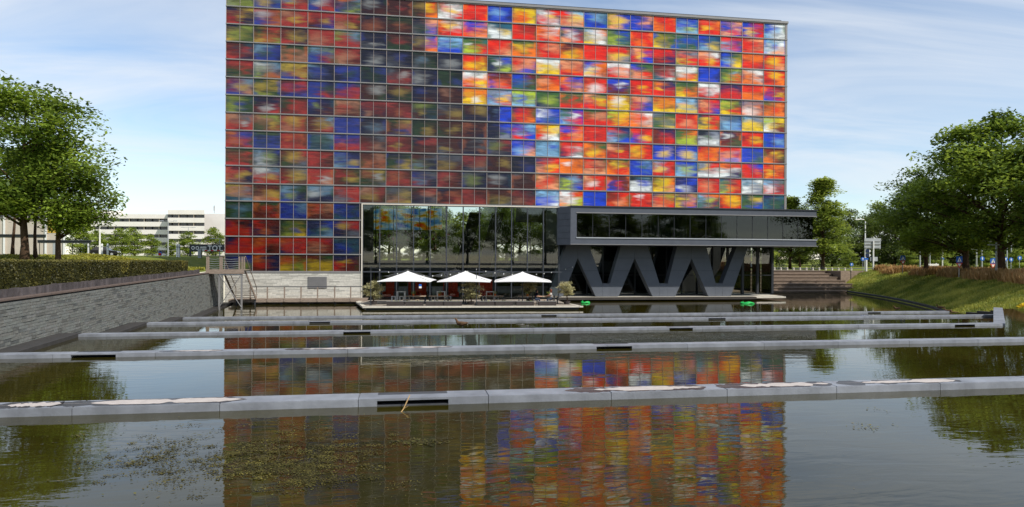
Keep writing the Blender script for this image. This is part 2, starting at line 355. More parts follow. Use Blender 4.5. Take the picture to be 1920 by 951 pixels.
for i, pg in enumerate(pools):
    mb = MB(); mb.add([(a, b, LEVEL[i]) for a, b in pg], [tuple(range(len(pg)))]); struct('water', mb, M_water)

# ------------------------------------------------------------------ weirs
NOTCH = [[(1640, 1), (1030, 1)], [(1345, 1), (600, 1)], [(1278, 1), (670, 1), (1810, 1)], [(1153, 1), (176, 1)], [(776, 1)]]
WL = ['next to the floating terrace, first of the row', 'second from the terrace', 'with its end free of the pool edge, third from the terrace',
      'fourth from the terrace', 'with broad white lime patches, in front of the reflected facade']
def spread(x0, x1, n): return [x0 + (x1 - x0) * i / n for i in range(n + 1)]
for wi, (wy, wz, x0, x1) in enumerate(WEIRS):
    t = thing('weir', 'low grey stone weir ' + WL[wi], 'weir', group='stone weirs across the pool')
    holes = []
    for px, _ in NOTCH[wi]:
        c = xat(px, wy); holes.append((c - .58, c + .58))
    L = 2.08 if wi == 4 else 2.6
    cuts = spread(x0, x1, int((x1 - x0) / L))
    nb = MB()
    for a, b in zip(cuts, cuts[1:]):
        # solid base below, coping block on top, notched where a slot is cut
        segs = [(a + .006, b - .006)]
        mbk = MB(); tint = rnd(.9, 1.05); lo = wz - .14
        cutz = [(h0, h1) for h0, h1 in holes if h1 > a and h0 < b]
        e = .012
        for (h0, h1) in [(a, b)]:
            mbk.box(a + .005, b - .005, wy, wy + .5, lo, wz - e, tint)
            mbk.box(a + .012, b - .012, wy + .007, wy + .493, wz - e - .001, wz, tint)
        if not cutz: part('coping_block', mbk, M_weir, t)
        else:
            mk = MB(); xsn = sorted({a + .005, b - .005} | {min(max(v, a + .005), b - .005) for h in cutz for v in h})
            for p, q in zip(xsn, xsn[1:]):
                mid = (p + q) / 2; notch = any(h0 < mid < h1 for h0, h1 in cutz)
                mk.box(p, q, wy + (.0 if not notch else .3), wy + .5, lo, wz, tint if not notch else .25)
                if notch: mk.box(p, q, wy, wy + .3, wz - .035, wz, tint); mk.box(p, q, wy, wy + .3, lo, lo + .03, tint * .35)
            part('coping_block', mk, M_weir, t)
    mbs = MB()
    xs2 = [x0] + sorted([v for h in holes for v in h]) + [x1]
    for p, q in zip(xs2, xs2[1:]):
        notch = any(h0 < (p + q) / 2 < h1 for h0, h1 in holes)
        mbs.box(p, q, wy + .03, wy + .47, -1.3, wz - .14)
    part('weir_base', mbs, M_joint, t)
    if wi in (3, 4):
        SP = [(-10, 120, .5), (95, 465, .6), (1060, 1325, .75), (1345, 1560, .7), (1570, 1800, .55)] if wi == 4 else [(535, 695, .6), (720, 850, .4), (300, 420, .4)]
        for a, b, wid in SP:
            xa, xb = xat(a, wy + .25), xat(b, wy + .25)
            for nm, mm, zz, shr in (('wet_stain', M_wet, .003, 1.25), ('lime_crust', M_crust, .006, .78)):
                m2 = MB(); N = 60; lo_, hi_ = [], []
                for k in range(N + 1):
                    u = k / N; env = min(1, (u * (1 - u) * 9)) ** .6
                    if nm == 'lime_crust': env = max(0, min(1, ((u - .2) * (.97 - u) * 8))) ** .6 if .2 < u < .97 else 0
                    c = .25 + .03 * mnoise.noise((u * 5 + a, 1, wi)); hw = .3 * wid / .7 * env * (.72 + .6 * mnoise.noise((u * 9 + a, 3.3, shr * 7)) + .35 * mnoise.noise((u * 31 + a, 1.3, shr * 3))) * shr
                    hw = max(.004, min(.22 if nm == 'wet_stain' else .165, abs(hw)))
                    X = xa + (xb - xa) * u
                    lo_.append((X, wy + c - hw, wz + zz)); hi_.append((X, wy + c + hw, wz + zz))
                n_ = N + 1
                m2.add(lo_ + hi_, [(i, i + 1, n_ + i + 1, n_ + i) for i in range(N)])
                part(nm, m2, mm, t)
tw = thing('twig', 'pale bare twig sticking out of the notch in the weir', 'twig', onZ(758, 771, 2.45), scale=.62)
mb = MB(); mb.tube([(-.16, -.25, -.08), (-.02, -.02, .06), (.08, .25, .22), (.14, .5, .3)], [.012, .014, .016, .012], 6); part('stem', mb, M_twig, tw)
mb = MB(); mb.tube([(-.02, -.02, .06), (.1, -.05, .14)], [.009, .005], 5); part('side_shoot', mb, M_twig, tw)
# pool side wall, kerb
t = thing('pool_wall', 'smooth grey stone edge wall along the grassy side of the pool', 'wall')
mb = MB(); mb.box(PX, PX + .5, -8, 39.7, -1.3, 2.5); part('wall_body', mb, M_joint, t)
cuts = spread(-8, 39.7, 24)
for a, b in zip(cuts, cuts[1:]):
    mb = MB(); mb.box(PX - .03, PX + .53, a + .006, b - .006, 2.5, 2.62, rnd(.85, 1.05)); part('coping_block', mb, M_weir, t)
t = thing('dividing_wall', 'short slanting stone wall joining the ends of two weirs by the bank', 'wall')
cuts = spread(0, 1, 7); pa, pb = Vector((30.15, 29.95)), Vector((39.9, 39.75)); dn = Vector((pb.y - pa.y, -(pb.x - pa.x))).normalized() * .25
mb = MB(); mb.prism([tuple(pa - dn * .9), tuple(pa + dn * .9), tuple(pb + dn * .9), tuple(pb - dn * .9)], -1.3, 1.5); part('wall_body', mb, M_joint, t)
for a, b in zip(cuts, cuts[1:]):
    p, q = pa.lerp(pb, a + .002), pa.lerp(pb, b - .002); mb = MB(); mb.prism([tuple(p - dn), tuple(p + dn), tuple(q + dn), tuple(q - dn)], 1.5, 1.63, rnd(.85, 1.05)); part('coping_block', mb, M_weir, t)
t = thing('kerb', 'dark curved kerb between the water and the grass bank', 'kerb')
K0 = 3
for i in range(K0, len(KV) - 1):
    a, b = KV[i], KV[i + 1]; na, nb_ = KN[i], KN[i + 1]
    mb = MB(); mb.prism([tuple(a - na * .05), tuple(b - nb_ * .05), tuple(b + nb_ * .35), tuple(a + na * .35)], -1.0, bank_h(0, a.y) + .16, rnd(.8, 1.1)); part('kerb_stone', mb, M_plinth, t)

# ------------------------------------------------------------------ slate retaining wall
t = thing('retaining_wall', 'long slate-clad retaining wall beside the pool below the clipped hedge', 'wall', WORG, rz=WANG)
ysw = spread(4, 71.6, 22)
mb = MB(); n = len(ysw)
vs = [(WX - .02, y, -1.2) for y in ysw] + [(WX - .02, y, wall_top(y) - .06) for y in ysw] + [(WX - .6, y, wall_top(y) - .06) for y in ysw] + [(WX - .6, y, -1.2) for y in ysw]
fs = []
for i in range(n - 1):
    for r in range(3): fs.append((r * n + i, r * n + i + 1, (r + 1) * n + i + 1, (r + 1) * n + i))
mb.add(vs, fs + [(0, n, 2 * n, 3 * n), (n - 1, 4 * n - 1, 3 * n - 1, 2 * n - 1)]); body = part('wall_core', mb, M_slateback, t)
stones = []
ch = .115; z = .0
row = 0
while z < 3.3:
    y = 9 + rnd(0, .4)
    while y < 71:
        L = random.choice([.3, .42, .55, .7, .85]) * rnd(.9, 1.1)
        ym = y + L / 2
        if z + ch * .6 > plinth_top(ym) and z + ch < wall_top(ym) - .04 and y + L < 71.3:
            stones.append((y, L, z, ch))
        y += L
    z += ch; row += 1
def spx(st):                                  # apparent size from the camera
    y, L, z, h = st; Y = wloc(0, y, 0).dot(FW); X = wloc(0, y, 0).dot(RT)
    px = CX + F * X / Y
    return (L * h / Y ** 2) if px > -20 else 0
stones.sort(key=spx, reverse=True)
variants = []
for k in range(14):
    m2 = MB(); tt = random.choice([.68, .8, .88, .94, 1.0, 1.0, 1.06, 1.15]); tt = (tt * rnd(.97, 1.03), tt, tt * rnd(.94, 1.03))
    f = rnd(.012, .035)
    q = [(0, .0), (1, .0), (1, 1), (0, 1)]; g = .03
    vs = [(-.02, a, b) for a, b in q] + [(f + rnd(-.008, .008), min(max(a, .012), .988), min(max(b, .06), .94)) for a, b in q]
    m2.add(vs, [(0, 1, 5, 4), (1, 2, 6, 5), (2, 3, 7, 6), (3, 0, 4, 7), (4, 5, 6, 7)], tt)
    variants.append(m2)
vmesh = [v.mesh('stone', M_slate) for v in variants]
print('stones', len(stones))
rest = MB()
for i, (y, L, z, h) in enumerate(stones):
    k = random.randrange(14)
    if i < 300: obj('stone', vmesh[k], t, loc=(WX, y, z), scale=(1, L, h))
    else:
        v = variants[k]; rest.add([(WX + a, y + b * L, z + c * h) for a, b, c in v.v], v.f, v.t[0])
part('stone_cladding', rest, M_slate, t, kind='stuff')
fs = [((q) * n + i, (q) * n + i + 1, ((q + 1) % 4) * n + i + 1, ((q + 1) % 4) * n + i)[::-1] for i in range(n - 1) for q in range(4)]
yb = [72] + [(wv[0] + .25) / math.cos(WANG) for wv in WEIRS] + [3]
for i in range(6):
    mb = MB(); mb.box(WX - .01, WX + .86, yb[i + 1] + .003, yb[i], -1.3, LEVEL[i] + .14); part('plinth', mb, M_plinth, t)
mb = MB()
vs = [(x, y, wall_top(y) + dz) for x, dz in ((WX + .06, -.06), (WX - .62, -.06), (WX - .62, .0), (WX + .06, .0)) for y in ysw]
mb.add(vs, fs); part('cap_strip', mb, M_rust, t)
t = thing('palisade_edging', 'row of upright dark concrete blocks between wall cap and hedge', 'edging', WORG, rz=WANG)
y = 12
pv = []
for k in range(5):
    m2 = MB(); m2.box(-.08, .08, -.125, .125, -.3, .34 + rnd(-.02, .02), random.choice([.8, 1, 1.2]), top=.92); pv.append(m2.mesh('palisade_block', M_pal))
while y < 61:
    obj('palisade_block', random.choice(pv), t, loc=(WX - .42 + rnd(-.015, .015), y, wall_top(y) + rnd(-.02, .02) - .04)); y += .262

# ------------------------------------------------------------------ hedge and ground cover
def leaf_cloud(mb, n, pos, size, tint, up=.3):
    for _ in range(n):
        p = pos(); d = Vector((rnd(-1, 1), rnd(-1, 1), rnd(-1, 1))).normalized(); u = d.cross(Vector((rnd(-1, 1), rnd(-1, 1), rnd(-1, 1) + up))).normalized()
        s = size * rnd(.6, 1.3); mb.leaf(p, d, u, s, s * .6, tint(p))
t = thing('clipped_hedge', 'long square-clipped dark green hedge with brown dry patches above the slate wall', 'hedge', WORG, rz=WANG)
hx0, hx1 = WX - .55, WX - 1.75
h_base = lambda y: wall_top(y) + .2
h_top = lambda y: interp(y, [(10, 4.8), (24, 4.70), (60, 4.42)])
mb = MB(); yh = spread(13, 57.5, 20); n = len(yh)
vs = [(hx0 - .06, y, h_base(y) - .3) for y in yh] + [(hx0 - .06, y, h_top(y) - .06) for y in yh] + [(hx1 + .06, y, h_top(y) - .06) for y in yh] + [(hx1 + .06, y, h_base(y) - .3) for y in yh]
fs = [(r * n + i, r * n + i + 1, (r + 1) * n + i + 1, (r + 1) * n + i) for i in range(n - 1) for r in range(3)] + [(0, n, 2 * n, 3 * n), (n - 1, 4 * n - 1, 3 * n - 1, 2 * n - 1)]
mb.add(vs, fs, .12); part('hedge_core', mb, L_hedge, t)
mb = MB()
def hpos():
    y = 13 + 44.6 * rnd(0, 1) ** .8; r = random.random(); bul = .07 * mnoise.noise((y * .9, 0, 0)) + .05 * mnoise.noise((y * 2.7, 5, 0))
    if r < .62: z = rnd(h_base(y) - .1, h_top(y)); return Vector((hx0 + bul + .05 * mnoise.noise((y * 3, z * 3, 0)) + rnd(-.09, .03), y, z))
    if r < .93: return Vector((rnd(hx1, hx0), y, h_top(y) + rnd(-.08, .035) + .03 * mnoise.noise((y * 1.4, 9, 0))))
    return Vector((rnd(hx1, hx0), 57.55 + rnd(-.08, .03), rnd(h_base(57.5), h_top(57.5))))
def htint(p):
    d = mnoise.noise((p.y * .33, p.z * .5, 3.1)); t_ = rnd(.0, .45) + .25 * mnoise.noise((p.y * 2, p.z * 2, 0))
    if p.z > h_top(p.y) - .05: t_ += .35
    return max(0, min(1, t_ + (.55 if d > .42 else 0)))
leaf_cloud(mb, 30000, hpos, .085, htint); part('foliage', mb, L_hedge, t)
t = obj('ground_cover', None, kind=None); bpy.data.objects.remove(t)
mb = MB()
def gpos():
    y = rnd(14, 70); o = rnd(2.4, 15); x = wallx(y) - o; return Vector((x, y, left_h(x, y) + rnd(.0, .2) + .06 * mnoise.noise((x * .5, y * .5, 0)) + (.1 if o < 6 else -.03)))
leaf_cloud(mb, 26000, gpos, .2, lambda p: max(0, min(1, .35 + .5 * mnoise.noise((p.x * .2, p.y * .12, 1)) + rnd(-.2, .2) + (.25 if p.y > 45 else 0))), .5)
obj('ground_cover', mb.mesh('ground_cover', L_cover), label='low mixed green and yellow ground cover planted behind the hedge', cat='ground cover', kind='stuff')

t = thing('low_hedge', 'low lime green hedge strip running behind the tall clipped hedge', 'hedge')
mb = MB()
def lpos():
    px = rnd(150, 384); p = atD(px, hz(px), 60 + rnd(-1.2, 1.2) + (px - 150) * .03); p.z = left_h(p.x, p.y) + rnd(0, .28) + .04 * mnoise.noise((p.x, p.y, 0)); return p
leaf_cloud(mb, 6000, lpos, .16, lambda p: rnd(.45, 1)); part('foliage', mb, L_cover, t)
mb = MB(); a_, b__ = atD(150, hz(150), 60), atD(384, hz(384), 67); mb.tube([(a_.x, a_.y, left_h(a_.x, a_.y)), (b__.x, b__.y, left_h(b__.x, b__.y))], .2, 6, tint=.1); part('hedge_core', mb, L_cover, t)
# ------------------------------------------------------------------ media building
PAL = dict(R=(232, 38, 14), O=(244, 116, 20), Y=(248, 204, 24), L=(176, 196, 58), G=(62, 100, 52), T=(44, 96, 118), C=(128, 178, 214), B=(30, 66, 200),
           N=(36, 40, 92), W=(236, 240, 238), P=(238, 156, 110), M=(120, 40, 26), S=(122, 128, 144), K=(30, 36, 44), V=(150, 130, 200))
GRID = """WLWLTBCBCRORCBRROBCL NMNMMMMMMMRORWWRRRRR BBBBYOYYWRRWRPCPBBGB YPBBBBPBRORRBCBC RRORBPPBBBRRBCWW
NRYNRBOOPRRRRMRBRPRM NMNMGMGMNSPBORWRBRBP TWTWRRMRORWRBPTRCYOW GLBGRRRRGYGGGTTG BCTTRCRBRRPRCWWP
NYLGGYRLMRNNRRRRLRCR NSNNMGMGSMBOCBCBGLGR RRRPGOGORRRRMOMORRRR RPRSPRRBRMRNSYSR PRWRBBGYORORRRRP
MRTNCBBBGPGPCBLRRPRM NNNNNSNNGSKGNSNNRRRY GNBLRPOBWYWYPRPRBWOO WRWRBOGRMTMWWOWY BBBBGLLRPOWORRRO
RGRGWLCOYBYRCNNNBNBB GNBNSRMRSNNNGGKGWRWY MBMRBGMGMOROONBPRORR BMBMRRRRORNRGYGO WRWRNRNRRORORBMR
RBCPGLYGMBRBBBNRBRBR MMMGMNRGNNNMMMMMOYOY SCCRLCLCGNGGGRGRPRGR OYYYPRSBOYOYCYCY PRRBLYGRSOSOGOOO
LLGGNMNRGMMRBNNMPMPM RNRMRMMRLMGTSMNMMNMN NNBBNRMOWBBBGCBRGRMR LRYOPOWPSGGYRRRR NYRRSCTBCYSYLWYM
PRSRPGLRRPORMMCRBBBB NNNMGMYBGGGMMGMMMMMN NNBSBRCBORYWBRRORRRR RCNBRBRRMMNRGLOL KWSWNMMGRRRRBBBB
ORBRGBGBRRORTTCTBRBR MRSMRRMRNMRMMSMMMNSM SSRNBBBPCCCCRNRWOOGO PRMRRRRRBBBBBBBC ROOORVRVBBBGMOMM
GRGRCWBNMGRSRRMMBCNB MOMONGGYMLSNSMSMRNRS MMMMNNNNNPRROOOORPMP MOGRBBCBCRRRBCBB SWRWOWRNRRBRROOR
RPNNWRCRMRSMRRRPRMMG OGYSRRMRBRSNRRMMSNNN NMNNSMMMPRMPNLMBPRRR MBMMKWTWGYOPNBBN RRRRTLRRCWWSCRSR
YTOCMPMOCBGNCNCNRSRR PMRMSPSYMNRSNMMRRRMR MGMSRMNRCBCWWPRLBBBB MRRORRRRNPLRNYPB CGONOROR GGGBNTTN"""
GRID2 = """GGGGGMGRBBCBOMPMBTNT
RRKRRNMNGLGYNTBCBNRS
NRRRORRMONRRRMRMTNTT
NNBNOMNNGYMLMYGYNRNM"""
rows = [''.join(l.split()) for l in GRID.splitlines()]
for l in rows: assert len(l) == 92, len(l)
rows2 = [''.join(l.split()) for l in GRID2.splitlines()]
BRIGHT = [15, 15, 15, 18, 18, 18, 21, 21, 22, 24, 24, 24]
def panemat():
    m = bpy.data.materials.new('printed_glass'); m.use_nodes = True; t = m.node_tree; b = t.nodes['Principled BSDF']; Lk = t.links.new
    uv = t.nodes.new('ShaderNodeUVMap'); uv.uv_map = 'uv'
    g = t.nodes.new('ShaderNodeNewGeometry')
    def warp(scale, amp, seed):
        mp = t.nodes.new('ShaderNodeMapping'); mp.inputs['Scale'].default_value = scale; mp.inputs['Location'].default_value = (seed, seed, seed); Lk(g.outputs['Position'], mp.inputs[0])
        nz = t.nodes.new('ShaderNodeTexNoise'); nz.inputs['Scale'].default_value = 1; nz.inputs['Detail'].default_value = 2.2; nz.inputs['Roughness'].default_value = .5; Lk(mp.outputs[0], nz.inputs[0])
        r = t.nodes.new('ShaderNodeMapRange'); r.inputs[1].default_value = .25; r.inputs[2].default_value = .75; r.inputs[3].default_value = -amp; r.inputs[4].default_value = amp; r.clamp = False; Lk(nz.outputs[0], r.inputs[0]); return r.outputs[0]
    sx = t.nodes.new('ShaderNodeSeparateXYZ'); Lk(uv.outputs[0], sx.inputs[0])
    def addm(a, b_, op='ADD'):
        n = t.nodes.new('ShaderNodeMath'); n.operation = op
        for i, q in enumerate((a, b_)):
            if isinstance(q, float): n.inputs[i].default_value = q
            else: Lk(q, n.inputs[i])
        return n.outputs[0]
    def sm(v, lo, hi):
        r = t.nodes.new('ShaderNodeMapRange'); r.interpolation_type = 'SMOOTHSTEP'; r.inputs[1].default_value = lo; r.inputs[2].default_value = hi; Lk(v, r.inputs[0]); return r.outputs[0]
    U = addm(sx.outputs[0], warp((.5, 1, 3.4), .38, 0.0)); V = addm(sx.outputs[1], warp((.42, 1, 2.4), .42, 31.0))
    fu = sm(U, .12, .88); fv = sm(V, .06, .94)
    def col(nm):
        a = t.nodes.new('ShaderNodeAttribute'); a.attribute_name = nm; return a.outputs['Color']
    def mixc(f, a, b_, bt='MIX'):
        n = t.nodes.new('ShaderNodeMixRGB'); n.blend_type = bt
        if isinstance(f, float): n.inputs[0].default_value = f
        else: Lk(f, n.inputs[0])
        for i, q in ((1, a), (2, b_)):
            if isinstance(q, tuple): n.inputs[i].default_value = q
            else: Lk(q, n.inputs[i])
        return n.outputs[0]
    cen = t.nodes.new('ShaderNodeSeparateColor'); Lk(col('cen'), cen.inputs[0])
    du = addm(addm(addm(U, sx.outputs[0]), .5, 'MULTIPLY'), cen.outputs[0], 'SUBTRACT'); dv = addm(addm(addm(addm(V, sx.outputs[1]), .5, 'MULTIPLY'), cen.outputs[1], 'SUBTRACT'), 1.15, 'MULTIPLY')
    rr = addm(addm(addm(du, du, 'MULTIPLY'), addm(dv, dv, 'MULTIPLY')), .5, 'POWER')
    blob = sm(addm(rr, cen.outputs[2], 'DIVIDE'), 1.45, .0)
    eg = addm(addm(sx.outputs[0], .5, 'SUBTRACT'), 2.0, 'MULTIPLY'); eg = addm(eg, eg, 'MULTIPLY'); edge = sm(addm(eg, warp((.9, 1, 1.4), .7, 211.0)), .45, 1.25)
    top = mixc(fu, col('tl'), col('tr')); bot = mixc(fu, col('bl'), col('br')); c = mixc(fv, bot, top)
    inv = lambda f: addm(addm(f, addm(1.0, f, 'SUBTRACT'), 'MULTIPLY'), 4.0, 'MULTIPLY')
    dk = addm(addm(inv(fu), inv(fv), 'MAXIMUM'), .34, 'MULTIPLY'); c = mixc(dk, c, mixc(.85, c, (.03, .02, .02, 1)))
    c = mixc(addm(edge, .62, 'MULTIPLY'), c, col('edg')); c = mixc(addm(blob, .72, 'MULTIPLY'), c, col('acc'))
    # streaks of the smeared picture: a darker and a lighter drag of the neighbouring colour
    s1 = sm(warp((.7, 1, 2.6), 1.0, 77.0), -.1, 1.1); c = mixc(addm(s1, .75, 'MULTIPLY'), c, mixc(.7, c, (.02, .018, .03, 1)))
    s2 = sm(warp((.4, 1, 8.0), 1.0, 143.0), .1, 1.1); c = mixc(addm(s2, .34, 'MULTIPLY'), c, mixc(.4, mixc(.5, col('tr'), col('bl')), (.8, .55, .32, 1)))
    c = mixc(1.0, c, col('tint'), 'MULTIPLY')
    Lk(c, b.inputs['Base Color']); b.inputs['Roughness'].default_value = .1; b.inputs['Specular IOR Level'].default_value = .3
    n2 = t.nodes.new('ShaderNodeTexNoise'); n2.inputs['Scale'].default_value = 3.2; n2.inputs['Detail'].default_value = 4; n2.inputs['Roughness'].default_value = .7; Lk(g.outputs['Position'], n2.inputs[0])
    bp = t.nodes.new('ShaderNodeBump'); bp.inputs['Strength'].default_value = .55; bp.inputs['Distance'].default_value = .05; Lk(n2.outputs[0], bp.inputs['Height']); Lk(bp.outputs[0], b.inputs['Normal'])
    return m
M_pane = panemat()
def gain(c, k): return tuple(min(.92, x * k) for x in srgb(*PAL[c])[:3])
def pane_mesh(quads):                         # quads: list of (x0,x1,z0,z1,y,u0,u1,(tl,bl,tr,br),tint)
    v, f, uvs, cols = [], [], [], {k: [] for k in ('tl', 'bl', 'tr', 'br', 'acc', 'edg', 'cen', 'tint')}
    for x0, x1, z0, z1, y, u0, u1, cc, tint in quads:
        n = len(v); v += [(x0, y, z0), (x1, y, z0), (x1, y, z1), (x0, y, z1), (x0, y + .04, z0), (x1, y + .04, z0), (x1, y + .04, z1), (x0, y + .04, z1)]
        fs = [(0, 1, 2, 3), (5, 4, 7, 6), (4, 5, 1, 0), (3, 2, 6, 7), (4, 0, 3, 7), (1, 5, 6, 2)]
        f += [tuple(i + n for i in q) for q in fs]
        uv8 = [(u0, 0), (u1, 0), (u1, 1), (u0, 1)] * 2
        uvs += [uv8[i] for q in fs for i in q]
        for k, c in zip(('tl', 'bl', 'tr', 'br', 'acc', 'edg', 'cen'), cc): cols[k] += [c] * 6
        cols['tint'] += [tint] * 6
    me = bpy.data.meshes.new('glass_pane'); me.from_pydata(v, [], f)
    ul = me.uv_layers.new(name='uv'); ul.data.foreach_set('uv', [a for q in uvs for a in q])
    for k, c in cols.items():
        at = me.attributes.new(k, 'FLOAT_COLOR', 'FACE'); at.data.foreach_set('color', [a for q in c for a in (*q, 1)])
    me.materials.append(M_pane); me.update(); return me
bld = thing('media_building', 'large block clad in colourful smeared-image glass panes over a dark glazed ground floor', 'building', (0, 0, 0))
XL = onY(423, 250, YF).x; PW = (onY(1471.5, 220, YF).x - XL) / 46; ROWH = 1.80
ZB = onY(550, 378.5, YF).z; ZT = ZB + 12 * ROWH; Z0 = ZB - 4 * ROWH; XR = XL + 46 * PW
XH = xat(680, YF)                             # left end of the glass hall
quads = []
def addpanes(line, r, ncol, z0, z1, tier):
    for j in range(ncol):
        pr = (j // 2) * 2
        cc = [line[2 * pr], line[2 * pr + 1], line[2 * pr + 2], line[2 * pr + 3]]
        k, grey = tier(j)
        if j % 2 == 0 or j == 0:
            warm = sum(c in 'ROYPM' for c in cc) >= 2
            acc = random.choice('OYROYPRYW' if warm else 'BCWGTLYB'); edg = random.choice('MGNMOG' if warm else 'NKGTNB'); cen = (rnd(.25, .75), rnd(.25, .7), rnd(.18, .42))
        cc = cc + [acc, edg]
        cols = []
        for c in cc:
            q = gain(c, 1.0); lum = sum(q) / 3; q = tuple((a * (1 - grey) + (lum * .7 + .04) * grey) for a in q); cols.append(q)
        quads.append((XL + j * PW + .012, XL + (j + 1) * PW - .012, z0 + .05, z1 - .05, YF, .5 * (j % 2), .5 * (j % 2) + .5, cols, (k * rnd(.95, 1.05),) * 3)); quads[-1][7].append(cen)
for r in range(12):
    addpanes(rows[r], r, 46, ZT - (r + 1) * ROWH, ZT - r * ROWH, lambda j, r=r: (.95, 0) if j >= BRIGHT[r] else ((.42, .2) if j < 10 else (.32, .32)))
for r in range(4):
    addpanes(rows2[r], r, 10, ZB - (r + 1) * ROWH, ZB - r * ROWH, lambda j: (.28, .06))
quads.sort(key=lambda q: q[0] - .001 * q[2])
for q in quads[:300]: obj('glass_pane', pane_mesh([q]), bld)
obj('glass_pane_field', pane_mesh(quads[300:]), bld, kind='stuff')
# rails and mullions
for r in range(13):
    z = ZT - r * ROWH; mb = MB(); mb.box(XL - .03, XR + .25, YF - .10, YF + .03, z - .055, z + .055); part('rail', mb, M_frame, bld)
for r in range(1, 5):
    z = ZB - r * ROWH; mb = MB(); mb.box(XL - .03, XH - .02, YF - .10, YF + .03, z - (.055 if r < 4 else .12), z + .055); part('rail', mb, M_frame, bld)
for j in range(47):
    x = XL + j * PW; mb = MB(); hw = .012 if j % 2 else .017
    mb.box(x - hw, x + hw, YF - .045, YF + .02, ZB + .056, ZT - .056); part('mullion', mb, M_mull, bld)
for j in range(11):
    x = XL + j * PW; mb = MB(); hw = .012 if j % 2 else .017
    mb.box(x - hw, x + hw, YF - .045, YF + .02, Z0 + .056, ZB - .056); part('mullion', mb, M_mull, bld)
mb = MB(); mb.box(XR + .03, XR + .24, YF - .06, YF + .3, ZB, ZT); part('corner_post', mb, M_frame, bld)
mb = MB(); mb.box(XL - .1, XR + .3, YF - .18, YF + 30, ZT + .06, ZT + .3); cp = part('coping', mb, M_frame, bld)
mb = MB(); mb.box(XL + .4, XR - .4, YF + .15, YF + 29.6, ZT + .3, ZT + .5); part('upstand', mb, M_darker, cp)
BD = 30.0
mb = MB()
mb.box(XL, XH - .35, YF + .06, YF + BD, ZB - .2, ZT + .05); mb.box(xat(1048, YF) + .1, XR + .2, YF + .06, YF + BD, ZB - .2, ZT + .05)
mb.box(XH - .35, xat(1048, YF) + .1, YF + .06, YF + .5, ZB - .2, ZT + .05); mb.box(XH - .35, xat(1048, YF) + .1, YF + .5, YF + BD, ZT - .6, ZT + .05)
mb.box(XH - .35, xat(1048, YF) + .1, YF + BD - .5, YF + BD, 12.9, ZT - .6)
mb.box(XL, XH - .35, YF + .06, YF + BD, -.8, ZB - .2); part('core_wall', mb, M_inner, bld)
# pale ledgestone base at the left
mb = MB(); mb.box(XL, XH - .02, YF - .02, YF + .05, -.9, Z0 - .12); sb = part('stone_base', mb, M_pale, bld)
mb = MB(); z = -.2
while z < Z0 - .26:
    x = XL
    while x < XH - .1:
        L = min(rnd(.5, 1.5), XH - .05 - x); tt = random.choice([.75, .88, .95, 1, 1, 1.08]); mb.box(x + .006, x + L - .006, YF - .02 - rnd(.03, .06), YF - .02, z + .004, z + .126, tt); x += L
    z += .13
part('ledgestones', mb, M_pale, sb, kind='stuff')
a = onY(578, 519, YF - .1); b = onY(613, 540, YF - .1)
mb = MB(); mb.box(a.x, b.x, YF - .16, YF - .05, b.z, a.z); gp = part('wall_grille', mb, M_frame, bld)
for k in range(12):
    z = b.z + (a.z - b.z) * (k + .5) / 12; mb = MB(); mb.box(a.x + .05, b.x - .05, YF - .185, YF - .16, z - .025, z + .03); part('slat', mb, M_frame, gp)
# glass hall
HZ1 = onY(680, 383.5, YF).z - .05; HX1 = xat(1048, YF); FLZ = .42; TRZ = onY(860, 510, YF).z
mb = MB(); mb.box(XH - .14, XH - .02, YF - .14, YF + .35, FLZ, HZ1 + .15); mb.box(XH - .02, HX1, YF - .14, YF + .35, HZ1 + .05, HZ1 + .15); part('reveal_frame', mb, M_cream, bld)
hall = MB(); hall.box(XH, xat(1375, YF + 6), YF + .36, YF + BD, FLZ - .25, FLZ); hall = part('hall_floor', hall, M_floor, bld)
NB = 12; bx = [XH + (HX1 - XH) * i / NB for i in range(NB + 1)]
for i in range(NB):
    for (z0, z1) in ((FLZ, TRZ - .06), (TRZ + .06, HZ1 + .04)):
        mb = MB(); mb.box(bx[i] + .05, bx[i + 1] - .05, YF + .10, YF + .115, z0 + .03, z1 - .03); part('hall_pane', mb, G_hall, hall)
for i in range(NB + 1):
    mb = MB(); mb.box(bx[i] - .05, bx[i] + .05, YF - .06, YF + .2, FLZ, HZ1 + .05); part('hall_mullion', mb, M_dark, hall)
    if 0 < i < NB and i not in (7, 9, 11):
        mb = MB(); mb.box(bx[i] - .22, bx[i] + .22, YF + .22, YF + .62, FLZ, TRZ - .08); part('steel_column', mb, M_panel, hall)
mb = MB(); mb.box(XH, HX1 + .3, YF - .09, YF + .16, TRZ - .06, TRZ + .06); part('hall_transom', mb, M_dark, hall)
